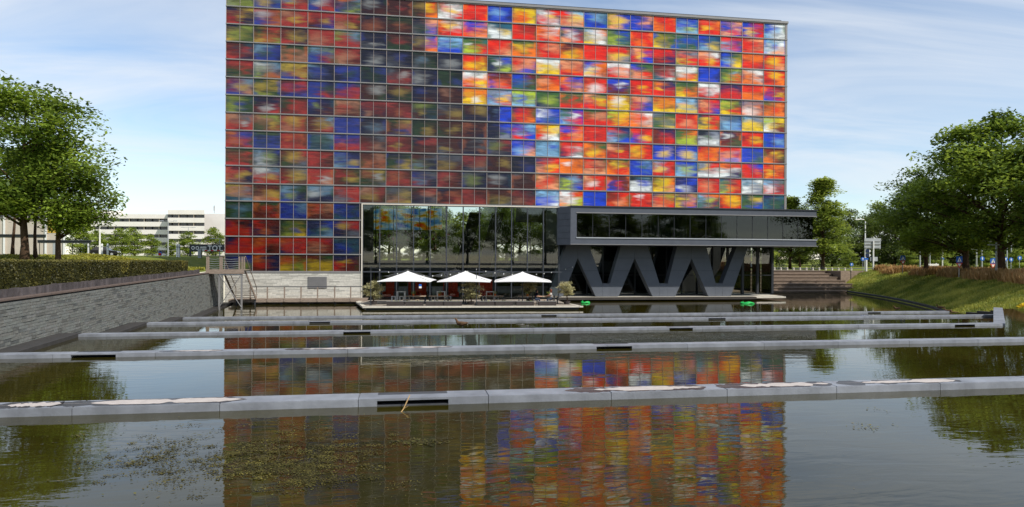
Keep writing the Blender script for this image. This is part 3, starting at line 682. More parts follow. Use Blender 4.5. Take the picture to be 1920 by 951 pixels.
# rear glazing and inner coloured panes, balcony slab
for i in range(13):
    x = XH + i * 2.6; mb = MB(); mb.box(x - .06, x + .06, YF + BD - .3, YF + BD - .1, FLZ, 12.9); part('rear_mullion', mb, M_darker, hall)
mb = MB(); mb.box(XH, HX1 + 14, YF + 11, YF + 16, TRZ - .3, TRZ + .1); part('gallery_floor', mb, M_dark, hall)
mb = MB(); mb.box(XH, HX1 + 14, YF + 11.0, YF + 11.05, TRZ + .1, TRZ + 1.15); part('gallery_parapet', mb, M_dark, hall)
for sx_ in (862, 905):
    a = onY(sx_, 440, YF + 9); mb = MB(); s_ = 2.8
    mb.eprism([(a.x - s_ * .2, TRZ), (a.x + .8, TRZ), (a.x + 2.6, ZB - .2), (a.x + 1.2, ZB - .2)], YF + 8.6, YF + 9.6); part('inner_strut', mb, M_inner, hall)
def translmat():
    m = bpy.data.materials.new('lit_printed_glass'); m.use_nodes = True; t = m.node_tree; b = t.nodes['Principled BSDF']; out = t.nodes['Material Output']
    g = t.nodes.new('ShaderNodeNewGeometry'); mp = t.nodes.new('ShaderNodeMapping'); mp.inputs['Scale'].default_value = (.8, 1, 2.2); t.links.new(g.outputs['Position'], mp.inputs[0])
    nz = t.nodes.new('ShaderNodeTexNoise'); nz.inputs['Scale'].default_value = .55; nz.inputs['Detail'].default_value = 3; t.links.new(mp.outputs[0], nz.inputs[0])
    rp = t.nodes.new('ShaderNodeValToRGB'); e = rp.color_ramp.elements; e[0].position = .3; e[0].color = srgb(60, 120, 210); e[1].position = .7; e[1].color = srgb(235, 90, 60)
    for p, c in ((.42, (150, 200, 225)), (.5, (235, 235, 225)), (.56, (240, 205, 60))):
        q = e.new(p); q.color = srgb(*c)
    t.links.new(nz.outputs[0], rp.inputs[0]); tr = t.nodes.new('ShaderNodeBsdfTranslucent'); t.links.new(rp.outputs[0], tr.inputs[0]); t.links.new(rp.outputs[0], b.inputs['Base Color'])
    mi = t.nodes.new('ShaderNodeMixShader'); mi.inputs[0].default_value = .95; t.links.new(b.outputs[0], mi.inputs[1]); t.links.new(tr.outputs[0], mi.inputs[2]); t.links.new(mi.outputs[0], out.inputs[0]); return m
M_lit = translmat()
yy = YF + BD - .05
for i in range(10):
    for j in range(3):
        a = onY(686 + i * 14.3, 391 + j * 13.4, yy); b = onY(686 + (i + 1) * 14.3, 392 + (j + 1) * 13.4, yy)
        mb = MB(); mb.box(a.x + .04, b.x - .04, yy, yy + .03, b.z + .08, a.z - .03); part('rear_pane', mb, M_lit, hall)
# V-shaped struts under the projecting storey
YV = YF + 1.9
def zp(zx, zy, y): p = onY(1020 + zx / 3.556, 370 + zy / 3.556, y); return (p.x, p.z)
polys = [[(150, 318), (225, 318), (225, 405), (125, 662), (20, 662)], [(225, 318), (300, 318), (390, 575), (390, 662), (345, 662), (225, 405)], [(390, 575), (440, 575), (440, 662), (390, 662)],
         [(515, 318), (605, 318), (605, 408), (497, 662), (440, 662), (440, 575)], [(605, 318), (690, 318), (770, 575), (770, 662), (725, 662), (605, 408)], [(770, 575), (825, 575), (825, 662), (770, 662)],
         [(890, 318), (985, 318), (985, 410), (875, 662), (825, 662), (825, 575)], [(985, 318), (1080, 318), (1145, 575), (1145, 662), (1097, 662), (985, 410)], [(1145, 575), (1190, 575), (1190, 662), (1145, 662)],
         [(1290, 318), (1365, 318), (1245, 662), (1190, 662), (1190, 575)]]
for pl in polys:
    mb = MB(); cx_ = sum(p[0] for p in pl) / len(pl); cz_ = sum(p[1] for p in pl) / len(pl)
    pts = [zp(cx_ + (a - cx_) * .992, cz_ + (b - cz_) * .998, YV) for a, b in pl][::-1]
    mb.eprism(pts, YV, YV + 1.1); part('strut', mb, M_strut, bld)
def seam(pl, zy):
    xs_ = []
    for (a, b), (c, d) in zip(pl, pl[1:] + pl[:1]):
        if (b - zy) * (d - zy) < 0: xs_.append(a + (c - a) * (zy - b) / (d - b))
    return (min(xs_), max(xs_)) if len(xs_) >= 2 else None
for pl_ in polys:
    for zy in (405, 490, 598):
        q = seam(pl_, zy)
        if q and q[1] - q[0] > 12:
            a, b = zp(q[0] + 2, zy, YV), zp(q[1] - 2, zy, YV); mb = MB(); mb.box(a[0], b[0], YV - .004, YV + .01, a[1] - .018, a[1] + .018); part('panel_seam', mb, M_darker, bld)
SLZ = onY(1270, 556, YV).z
mb = MB(); mb.box(xat(1030, YV), xat(1474, YV - .6), YV - .6, YF + 9, SLZ - .2, SLZ - .003); part('plinth_slab', mb, M_cream, bld)
yg = YF + 5.2; xa, xb = xat(1040, yg), xat(1448, yg)
nb_ = 14; ex = [xa + (xb - xa) * i / nb_ for i in range(nb_ + 1)]
ZC = onY(1270, 460, YF + 3).z + .4
gw = MB(); gw.box(xa - .1, xb, yg - .08, yg + .08, SLZ - .1, SLZ + .1); gw.box(xa, xb, yg - .06, yg + .06, SLZ + 2.35, SLZ + 2.43); gw = part('glazed_wall', gw, M_darker, bld)
for i in range(nb_):
    mb = MB(); mb.box(ex[i] + .04, ex[i + 1] - .04, yg - .01, yg + .01, SLZ + .1, ZC); part('wall_pane', mb, G_hall, gw)
for i in range(nb_ + 1):
    wv = .05 if i < 11 else .14; mb = MB(); mb.box(ex[i] - wv, ex[i] + wv, yg - .12, yg + .3, SLZ + .1, ZC); part('glazing_fin', mb, M_darker, gw)
mb = MB()
for i in range(6): mb.box(xb - .02, xb, yg + .4 + i * 2.4, yg + 2.6 + i * 2.4, SLZ + .1, ZC)
part('side_pane', mb, G_hall, gw)
mb = MB(); mb.box(xat(1060, YF + 15), xat(1345, YF + 15), YF + 14, YF + BD, FLZ, ZB - .2); part('inner_core', mb, M_inner, bld)
# projecting dark box
YB = YF - 1.6
bl = onY(1070, 387.5, YB); bb = onY(1070, 459, YB); br_ = onY(1531, 396, YB)
zt, zb = bl.z, bb.z; x0 = bl.x; x1 = br_.x; xk = xat(1045, YF - .2)
wz1 = onY(1081, 399, YB).z; wz0 = onY(1081, 446, YB).z; wx0 = xat(1081, YB)
bxm = MB()
bxm.prism([(xk, YF - .2), (x0, YB), (wx0, YB), (wx0, YF + 6), (xk, YF + 6)], zb, zt)
bxm.box(wx0, x1, YB, YF + 6, wz1, zt); bxm.box(wx0, x1, YB, YF + 6, zb, wz0)
boxo = part('projecting_box', bxm, M_panel, bld)
mb = MB(); mb.box(x0 - .02, x1 + .12, YB - .12, YF + 6.1, zt, zt + .12); part('roof_edge', mb, M_darker, boxo)
mb = MB(); mb.box(wx0 - .05, x1 + .05, YB - .09, YB - .002, wz0 - .04, wz0 + .07); part('sill', mb, M_grey, boxo)
mb = MB(); mb.box(wx0 - .05, x1 + .05, YB - .06, YB - .002, wz1 - .03, wz1 + .06); part('head_trim', mb, M_frame, boxo)
mb = MB(); mb.box(x0, x1 + .1, YB - .08, YB - .002, zb + .02, zb + .09); part('drip_edge', mb, M_frame, boxo)
nw = 15; ew = [wx0 + (x1 - .25 - wx0) * i / nw for i in range(nw + 1)]
for i in range(nw):
    mb = MB(); mb.box(ew[i] + .02, ew[i + 1] - .02, YB + .3, YB + .32, wz0, wz1); part('box_pane', mb, G_box, boxo)
for i in range(1, nw):
    mb = MB(); mb.box(ew[i] - .018, ew[i] + .018, YB + .26, YB + .34, wz0, wz1); part('box_mullion', mb, M_darker, boxo)
mb = MB(); mb.box(x1 - .26, x1 - .24, YB + .32, YF + 5.9, wz0, wz1); part('end_pane', mb, G_box, boxo)
mb = MB(); mb.box(wx0, xat(1470, YF + 4), YF + 3.4, YF + 3.6, wz0, wz1); part('box_back_wall', mb, M_inner, boxo)
M_curt = mat('curtain_green', srgb(92, 128, 120), .9, .1, var=.2, scale=5, stretch=(4, 1, .1))
for c0, c1 in ((1212, 1285), (1330, 1378), (1415, 1445)):
    mb = MB(); xa_, xb_ = xat(c0, YF + 1.5), xat(c1, YF + 1.5); N = 30
    vs = [(xa_ + (xb_ - xa_) * k / N, YF + 1.2 + .12 * math.sin(k * 1.9), z) for z in (wz0, wz1 - .05) for k in range(N + 1)]
    mb.add(vs, [(k, k + 1, N + 2 + k, N + 1 + k) for k in range(N)]); part('curtain', mb, M_curt, boxo)
for k in range(5):
    mb = MB(); zj = zb + (zt - zb) * (k + 1) / 6
    mb.tube([(xk - .004, YF - .21, zj), (x0 - .004, YB - .004, zj)], .012, 4); part('panel_seam', mb, M_darker, boxo)

# ------------------------------------------------------------------ wooden landing, stair and jetty
t = thing('jetty', 'weathered wooden jetty with post railing along the pale stone base', 'jetty')
JZ = onY(570, 560.7, YF - 1.6).z; ja, jb = xat(430, YF - 1.6), xat(690, YF - 1.6)
n = 26
for i in range(n):
    a = ja + (jb - ja) * i / n; b = ja + (jb - ja) * (i + 1) / n
    mb = MB(); mb.box(a + .006, b - .006, YF - 1.85, YF - .12, JZ - .05, JZ + rnd(-.004, .004)); part('plank', mb, M_wood, t)
mb = MB(); mb.box(ja, jb, YF - 1.9, YF - 1.82, JZ - .3, JZ - .04); part('fascia_beam', mb, M_wood, t)
rz_ = onY(570, 538, YF - 1.75).z
for px in [470, 502, 534, 565, 596, 628, 658]:
    x = xat(px, YF - 1.8); mb = MB(); mb.box(x - .06, x + .06, YF - 1.94, YF - 1.84, JZ - .25, rz_ - .02); part('post', mb, M_wood, t)
mb = MB(); mb.box(xat(470, YF - 1.8), xat(684, YF - 1.8), YF - 1.93, YF - 1.85, rz_ - .02, rz_ + .05); part('handrail', mb, M_dark, t)
for k in (1, 2):
    zz = JZ + (rz_ - JZ) * k / 3; mb = MB(); mb.tube([(xat(470, YF - 1.8), YF - 1.89, zz), (xat(684, YF - 1.8), YF - 1.89, zz)], .012, 5); part('cable', mb, M_grey, t)
for px in (480, 530, 580, 630, 675):
    x = xat(px, YF - 1); mb = MB(); mb.box(x - .08, x + .08, YF - 1.6, YF - 1.44, -1.0, JZ - .06); part('pile', mb, M_dark, t)
t = thing('landing_stair', 'wooden landing with cable railing and steel-braced stair at the end of the slate wall', 'stair')
yl = 63.0; LZ = onY(430, 506, yl).z; lx0, lx1 = xat(386, yl), xat(458, yl)
n = 16
for i in range(n):
    a = lx0 + (lx1 - lx0) * i / n; b = lx0 + (lx1 - lx0) * (i + 1) / n
    mb = MB(); mb.box(a + .006, b - .006, yl, yl + 2.2, LZ - .06, LZ); part('plank', mb, M_wood, t)
mb = MB(); mb.box(lx0, lx1, yl - .06, yl + .0, LZ - .36, LZ + .02); part('fascia_beam', mb, M_wood, t)
for px in (388, 391, 413, 416, 449, 454, 458):
    x = xat(px, yl); mb = MB(); mb.box(x - .06, x + .06, yl - .03 + .02, yl + .1, LZ, LZ + 1.2); part('post', mb, M_wood, t)
mb = MB(); mb.box(lx0 - 1.2, lx1 + .06, yl - .03, yl + .12, LZ + 1.2, LZ + 1.27); part('handrail', mb, M_dark, t)
for k in range(5):
    zz = LZ + .18 + k * .2
    for p, q in ((391, 413), (416, 449)):
        xa_, xb_ = xat(p, yl), xat(q, yl); mb = MB(); mb.tube([(xa_, yl + .03, zz), ((xa_ + xb_) / 2, yl + .03, zz - .05), (xb_, yl + .03, zz)], .014, 5); part('cable', mb, M_grey, t)
pA, pB = xat(411, yl), xat(453, yl)
for x in (pA, pB):
    mb = MB(); mb.box(x - .07, x + .07, yl + .02, yl + .16, -1.0, LZ - .06); part('steel_post', mb, M_frame, t)
for p, q in (((pA, LZ - .4), (pB, .25)), ((pB, LZ - .4), (pA, .25))):
    mb = MB(); mb.tube([(p[0], yl + .0, p[1]), (q[0], yl + .0, q[1])], .035, 6); part('brace', mb, M_frame, t)
mb = MB(); mb.box(pA, pB, yl + .02, yl + .14, LZ - .48, LZ - .38); part('cross_beam', mb, M_grey, t)
sx0, sx1 = xat(424, 66), xat(464, 66); nst = 14; ye = YF - 1.7
for i in range(nst):
    f = (i + 1) / (nst + 1); y = yl + 2.2 + (ye - yl - 2.2) * f; zz = LZ + (JZ - LZ) * f
    mb = MB(); mb.box(sx0, sx1, y - .16, y + .16, zz - .05, zz); part('tread', mb, M_wood, t)
for x in (sx0 - .05, sx1):
    mb = MB(); mb.add([(x, yl + 2.0, LZ - .3), (x + .06, yl + 2.0, LZ - .3), (x + .06, yl + 2.0, LZ + .02), (x, yl + 2.0, LZ + .02), (x, ye, JZ - .25), (x + .06, ye, JZ - .25), (x + .06, ye, JZ + .1), (x, ye, JZ + .1)],
                       [(0, 1, 2, 3), (7, 6, 5, 4), (0, 4, 5, 1), (3, 2, 6, 7), (1, 5, 6, 2), (0, 3, 7, 4)]); part('stringer', mb, M_wood, t)
    mb = MB(); mb.tube([(x + .03, yl + 2.1, LZ + 1.2), (x + .03, ye, JZ + 1.15), (x + .03, ye, JZ)], .04, 6); part('stair_rail', mb, M_wood, t)
for x in (sx0 + .1, sx1 - .05):
    mb = MB(); mb.box(x - .06, x + .06, ye - .3, ye - .18, -1.0, JZ - .05); part('pile', mb, M_dark, t)

# ------------------------------------------------------------------ terrace
DZ = .3
A, B_, Cc, D_ = onZ(668, 566.5, DZ), onZ(680, 575.6, DZ), onZ(1093, 574.4, DZ), onZ(1060, 568.6, DZ)
E_ = (xat(1042, YF - .2), YF - .2); F_ = (xat(680, YF - .2), YF - .2)
pl = [tuple(B_[:2]), tuple(Cc[:2]), tuple(D_[:2]), E_, F_, tuple(A[:2])]
t = thing('terrace_deck', 'floating cafe terrace deck with pale edge board in front of the glass hall', 'deck')
mb = MB(); mb.prism(pl, DZ - .12, DZ); part('deck_slab', mb, M_deck, t)
for (a, b) in zip(pl, pl[1:] + pl[:1]):
    if a is E_ or b is E_ or b == F_: continue
    va, vb = Vector(a), Vector(b); d = (vb - va).normalized(); nn = Vector((d.y, -d.x)); L = (vb - va).length; k = max(1, int(L / 2.4))
    for i in range(k):
        p = va + d * (L * i / k); q = va + d * (L * (i + 1) / k - .01); mb = MB()
        mb.prism([tuple(p + nn * .03), tuple(q + nn * .03), tuple(q - nn * .35), tuple(p - nn * .35)], DZ - .1, DZ + .035); part('edge_board', mb, M_cream, t)
mb = MB(); cxp = sum(p[0] for p in pl) / 6; cyp = sum(p[1] for p in pl) / 6
mb.prism([(cxp + (a - cxp) * .97, cyp + (b - cyp) * .94) for a, b in pl], -.2, DZ - .12); part('float_body', mb, M_darker, t)

def deckpt(px, py): p = onZ(px, py, DZ + .002); p.z = DZ; return p
# parasols
def parasol(px, peak_y, rim_y, D, half, label):
    c = atD(px, hz(px), D); ztop = CAMZ + (hz(px) - peak_y) / F * D; zrim = CAMZ + (hz(px) - rim_y) / F * D
    t = thing('parasol', label, 'parasol', (c.x, c.y, DZ), 'white parasols on the terrace', rz=-YAW + R(0))
    zt_, zr = ztop - DZ, zrim - DZ
    N = 8; mb = MB(); rim = []
    for k in range(4 * N):
        s_, u = divmod(k, N); u = u / N * 2 - 1
        p = [(u, -1), (1, u), (-u, 1), (-1, -u)][s_]; sag = .05 * (1 - abs(u) ** 2)
        rim.append((p[0] * half, p[1] * half, zr + sag))
    rings = [[(x * f, y * f, zt_ + (z - zt_) * f - .05 * math.sin(f * 3.14)) for x, y, z in rim] for f in (.06, .35, .68, 1)]
    vs = [(0, 0, zt_ + .04)] + [v for r in rings for v in r] + [(x, y, z - .06) for x, y, z in rim]
    n = 4 * N; fs = [(0, 1 + k, 1 + (k + 1) % n) for k in range(n)]
    for r in range(4): fs += [(1 + r * n + k, 1 + (r + 1) * n + k, 1 + (r + 1) * n + (k + 1) % n, 1 + r * n + (k + 1) % n) for k in range(n)]
    mb.add(vs, fs); part('canopy', mb, M_white, t)
    mb = MB(); mb.tube([(0, 0, 0), (0, 0, zt_ - .02)], .045, 8); part('pole', mb, M_dark, t)
    for k in range(8):
        a = k * math.pi / 4; e = half * (1.41 if k % 2 else 1) * .97
        mb = MB(); mb.tube([(0, 0, zt_ - .1), (e * math.cos(a), e * math.sin(a), zr + .02)], .018, 5); part('rib', mb, M_dark, t)
    mb = MB(); mb.box(-.45, .45, -.45, .45, 0, .08, top=.9); part('base_plate', mb, M_dark, t)
parasol(765, 508.5, 526, 65, 2.5, 'square white parasol beside the leftmost olive tree on the terrace')
parasol(873, 508.5, 526.5, 65, 2.5, 'middle square white parasol of the three on the terrace')
parasol(980, 510, 526.5, 65, 2.68, 'square white parasol next to the V-shaped struts')
# planters
def planter(px, label):
    p = deckpt(px, 573.3); t = thing('planter', 'low dark rectangular planter box along the terrace edge', 'planter', p, 'planter boxes along the terrace edge', rz=-YAW * .2)
    mb = MB(); L, W, H = .84, .24, .40
    for s_ in (-1, 1):
        mb.box(s_ * L / 2 - L / 2 + .01, s_ * L / 2 + L / 2 - .01, -W, -W + .04, .04, H)
    mb.box(-L, L, W - .04, W, .04, H); mb.box(-L, -L + .04, -W + .041, W - .041, .04, H); mb.box(L - .04, L, -W + .041, W - .041, .04, H)
    part('box_sides', mb, M_wicker, t)
    mb = MB(); mb.box(-L + .04, L - .04, -W + .04, W - .04, .02, H - .06); part('soil', mb, M_soil, t)
    mb = MB(); mb.box(-L - .02, L + .02, -W - .02, -W + .03, H, H + .03); mb.box(-L - .02, L + .02, W - .03, W + .02, H, H + .03); part('rim', mb, M_frame, t)
    for x in (-L + .05, L - .05):
        mb = MB(); mb.box(x - .04, x + .04, -.18, .18, 0, .04); part('foot', mb, M_dark, t)
    mb = MB(); leaf_cloud(mb, 30, lambda: Vector((rnd(-L + .1, L - .1), rnd(-.15, .15), H + rnd(-.05, .1))), .09, lambda p: rnd(.3, 1)); part('herbs', mb, L_light, t, kind='stuff')
for px in (742, 777, 815, 849, 911, 945, 984, 1026): planter(px, '')
# olives
def clump_crown(n_cl, n_lf, shape, csize, lsize, seed, tlo=.1, thi=.9):
    random.seed(seed); mb = MB(); cl = []
    for _ in range(n_cl):
        c = shape(); tt = rnd(tlo, thi); cl.append(c); sx_, sz = csize * rnd(.65, 1.45), csize * rnd(.32, .62)
        for _ in range(n_lf):
            v = Vector((random.gauss(0, .45), random.gauss(0, .45), random.gauss(0, .45)))
            if v.length > .95: v *= .95 / v.length
            p = c + Vector((v.x * sx_, v.y * sx_, v.z * sz - .12 * sz * (v.x * v.x + v.y * v.y)))
            d = Vector((rnd(-1, 1), rnd(-1, 1), rnd(-.6, .4))).normalized(); u = d.cross(Vector((rnd(-.6, .6), rnd(-.6, .6), 1))).normalized()
            s_ = lsize * rnd(.65, 1.35); mb.leaf(p, d, u, s_, s_ * .62, max(0, min(1, tt + rnd(-.22, .22))))
    return mb, cl
random.seed(11)
def ball(r, z0, fz=1.0):
    def f():
        while True:
            v = Vector((rnd(-1, 1), rnd(-1, 1), rnd(-1, 1)))
            if .35 < v.length < 1: return Vector((v.x * r, v.y * r, z0 + v.z * r * fz))
    return f
def olive(px, py, cy, r, label):
    p = deckpt(px, py); D = (p - Vector((0, 0, CAMZ))).dot(FW); cz = CAMZ + (hz(px) - cy) / F * D - DZ
    t = thing('olive_tree', label, 'olive tree', p, 'olive trees in trays on the terrace')
    mb, cl = clump_crown(42, 80, ball(r * .95, cz, .95), r * .45, .12, int(px)); part('crown', mb, L_olive, t)
    mb = MB(); mb.tube([(0, 0, .1), (.03, .02, cz * .35), (-.02, 0, cz * .6), (0, 0, cz)], [.07, .06, .055, .03], 7)
    for c in cl[:9]: mb.tube([(0, 0, cz * .55), (c.x * .5, c.y * .5, (cz * .6 + c.z) / 2), tuple(c)], [.035, .022, .008], 5)
    part('trunk', mb, M_bark, t)
    mb = MB(); mb.lathe([(.30, 0), (.36, .32), (.33, .32), (.31, .25)], n=12); part('pot', mb, M_wicker, t)
olive(700, 571, 544, .95, 'silvery olive tree by the corner of the terrace next to the jetty')
olive(883, 571.5, 546, .98, 'silvery olive tree between the two middle planter pairs')
olive(993, 567.5, 538, .72, 'smaller round olive tree behind the table with two seated people')
olive(1063, 570.5, 542, .82, 'silvery olive tree on the pointed end of the terrace')
# tables and stools
def table(px, py, w_, h_, m, legm, name, label, grp, d_=.4):
    p = deckpt(px, py); t = thing(name, label, 'table', p, grp, rz=-YAW)
    mb = MB(); mb.box(-w_, w_, -d_, d_, h_ - .05, h_); part('table_top', mb, m, t)
    for a in (-1, 1):
        for b in (-1, 1):
            mb = MB(); mb.box(a * (w_ - .05) - .04, a * (w_ - .05) + .04, b * (d_ - .06) - .035, b * (d_ - .06) + .035, 0, h_ - .05); part('leg', mb, legm, t)
    return p
for px in (752, 827, 919): table(px, 567.2, .42, 1.1, M_white, M_white, 'high_table', 'white square-legged high bar table behind the planters', 'white high bar tables', .35)
for px in (738, 753, 764, 812, 842, 908, 931):
    p = deckpt(px, 568.2); t = thing('stool', 'white square-framed stool beside a white high table', 'stool', p, 'white stools at the high tables', rz=-YAW)
    mb = MB(); mb.box(-.2, .2, -.2, .2, .60, .65); part('seat', mb, M_white, t)
    for a in (-1, 1):
        for b in (-1, 1):
            mb = MB(); mb.box(a * .17 - .025, a * .17 + .025, b * .17 - .025, b * .17 + .025, 0, .6); part('leg', mb, M_white, t)
for px, py in ((780, 569), (823, 569), (886, 568), (926, 568.6), (990, 569.3), (1028, 569.3)):
    p = table(px, py, .95, .74, M_tab, M_dark, 'dining_table', 'low wooden-topped terrace table with a plant pot on it', 'wooden terrace tables', .4)
    t = thing('flower_pot', 'small orange pot with leafy plant on a wooden terrace table', 'flower pot', (p.x + rnd(-.3, .2), p.y, DZ + .74), 'plant pots on the tables')
    mb = MB(); mb.lathe([(.09, 0), (.13, .2), (.11, .2), (.1, .16)], n=10); part('pot', mb, M_terra, t)
    mb = MB(); leaf_cloud(mb, 60, lambda: Vector((random.gauss(0, .11), random.gauss(0, .11), .3 + random.gauss(0, .09))), .1, lambda p: rnd(.2, 1)); part('leaves', mb, L_light, t)
# benches on the near side of the tables
for px in (770, 832, 934, 1008):
    p = deckpt(px, 570.8); t = thing('bench', 'low slatted wooden bench on the terrace beside a wooden table', 'bench', p, 'wooden terrace benches', rz=-YAW)
    for k in range(3):
        mb = MB(); mb.box(-.8, .8, -.17 + k * .12, -.07 + k * .12, .41, .45); part('slat', mb, M_tab, t)
    for x in (-.65, .65):
        mb = MB(); mb.box(x - .04, x + .04, -.15, .17, 0, .41); part('leg', mb, M_dark, t)
# lounge chairs inside
def armchair(x, y, z, rz):
    t = thing('armchair', 'high-backed red upholstered armchair inside the glass hall', 'armchair', (x, y, z), 'red armchairs behind the hall glass', rz=rz)
    mb = MB(); mb.box(-.45, .45, -.4, .4, .12, .46, top=.96); part('seat', mb, M_orange, t)
    mb = MB(); mb.box(-.5, .5, .28, .5, .3, 2.0, top=.95); part('backrest', mb, M_orange, t)
    for s_ in (-1, 1):
        mb = MB(); mb.box(s_ * .52 - .09, s_ * .52 + .09, -.42, .3, .1, .66); part('armrest', mb, M_orange, t)
        for q in (-.32, .36):
            mb = MB(); mb.box(s_ * .42 - .03, s_ * .42 + .03, q - .03, q + .03, 0, .12); part('leg', mb, M_dark, t)
for i, px in enumerate((730, 776, 790, 838, 850, 905, 918)):
    armchair(xat(px, YF + 1.7), YF + 1.7, FLZ, rnd(-.5, .5))
M_lamp = [mat('pendant_red', srgb(150, 50, 38), .4), mat('pendant_green', srgb(52, 72, 56), .4), mat('pendant_brown', srgb(112, 70, 50), .4)]
for i, (zx, zy) in enumerate(((215, 290), (257, 293), (288, 297), (318, 322), (390, 290), (415, 265), (430, 332), (490, 285), (525, 278), (532, 322), (575, 312), (605, 290), (630, 322), (676, 312), (712, 312), (748, 290))):
    p = onY(660 + zx / 4.134, 370 + zy / 4.134, YF + 7); t = thing('pendant_lamp', 'small round pendant lamp hanging behind the glass of the hall', 'lamp', p, 'pendant lamps in the hall')
    r = random.choice([.13, .17, .22]); mb = MB(); mb.lathe([(.01, -r)] + [(r * math.cos(a), r * math.sin(a)) for a in (-1.2, -.8, -.4, 0, .4, .8, 1.2)] + [(.03, r)], n=12); part('shade', mb, M_lamp[i % 3], t, smooth=True)
    mb = MB(); mb.tube([(0, 0, r), (0, 0, ZB - .25 - p.z)], .012, 4); part('cord', mb, M_darker, t)
# masts and string lights
mast = []
for px, top in ((695, 500), (893, 503)):
    p = deckpt(px, 572.5); D = (p - Vector((0, 0, CAMZ))).dot(FW); h = CAMZ + (hz(px) - top) / F * D - DZ
    t = thing('mast', 'thin dark mast for string lights ' + ('beside the corner olive tree' if px < 800 else 'rising between the parasols'), 'mast', p)
    mb = MB(); mb.tube([(0, 0, 0), (0, 0, h)], [.045, .03], 8); part('shaft', mb, M_dark, t)
    mb = MB(); mb.lathe([(.16, 0), (.16, .03), (.06, .05)], n=10); part('foot_plate', mb, M_dark, t)
    mb = MB(); mb.tube([(0, 0, h - .05), (.12, 0, h - .05)], .012, 5); part('hook', mb, M_dark, t); mast.append(p + Vector((0, 0, h - .05)))
t = thing('string_lights', 'string of small bulbs sagging from mast to the V-shaped struts', 'string lights')
endp = Vector((zp(190, 350, YV)[0], YV - .02, onY(1050, 500, YV).z))
pts = []
for a, b in ((mast[0], mast[1]), (mast[1], endp)):
    for k in range(13):
        u = k / 12; q = a.lerp(b, u); q.z -= 4 * u * (1 - u) * .7; pts.append(q)
mb = MB(); mb.tube(pts, .008, 4); part('cable', mb, M_darker, t)
M_bulb = mat('bulb', srgb(240, 238, 225), .2, .6)
for q in pts[1::1]:
    mb = MB(); mb.lathe([(.015, q.z), (.04, q.z - .04), (.045, q.z - .08), (.02, q.z - .12)], (q.x, q.y), n=6); part('bulb', mb, M_bulb, t)
mb = MB(); m_ = onY(788, 537, YF - .02)
t = thing('door_notice', 'small blue and white notice stuck on the glass hall', 'notice', m_)
mb = MB(); mb.box(-.14, .14, -.01, .0, 0, .22); part('blue_half', mb, M_blue, t)
mb = MB(); mb.box(-.14, .14, -.01, .0, -.2, -.002); part('white_half', mb, M_white, t)
# ------------------------------------------------------------------ people
def skin_mesh(name, joints, edges, mats, zone, sub=2):
    me = bpy.data.meshes.new(name); names = list(joints); me.from_pydata([joints[k][0] for k in names], [(names.index(a), names.index(b)) for a, b in edges], [])
    o = bpy.data.objects.new(name, me); C.objects.link(o); md = o.modifiers.new('s', 'SKIN'); md.use_smooth_shade = True
    for i, k in enumerate(names):
        r = joints[k][1]; r = r if hasattr(r, '__len__') else (r, r); me.skin_vertices[0].data[i].radius = r; me.skin_vertices[0].data[i].use_root = (i == 0)
    o.modifiers.new('b', 'SUBSURF').levels = sub
    out = bpy.data.meshes.new_from_object(o.evaluated_get(bpy.context.evaluated_depsgraph_get())); bpy.data.objects.remove(o)
    out.name = name; out.materials.clear()
    for m in mats: out.materials.append(m)
    pts = [(Vector(joints[k][0]), zone.get(k, 0)) for k in names]
    for p in out.polygons:
        c = p.center; p.material_index = min(pts, key=lambda q: (q[0] - c).length)[1]; p.use_smooth = True
    return out
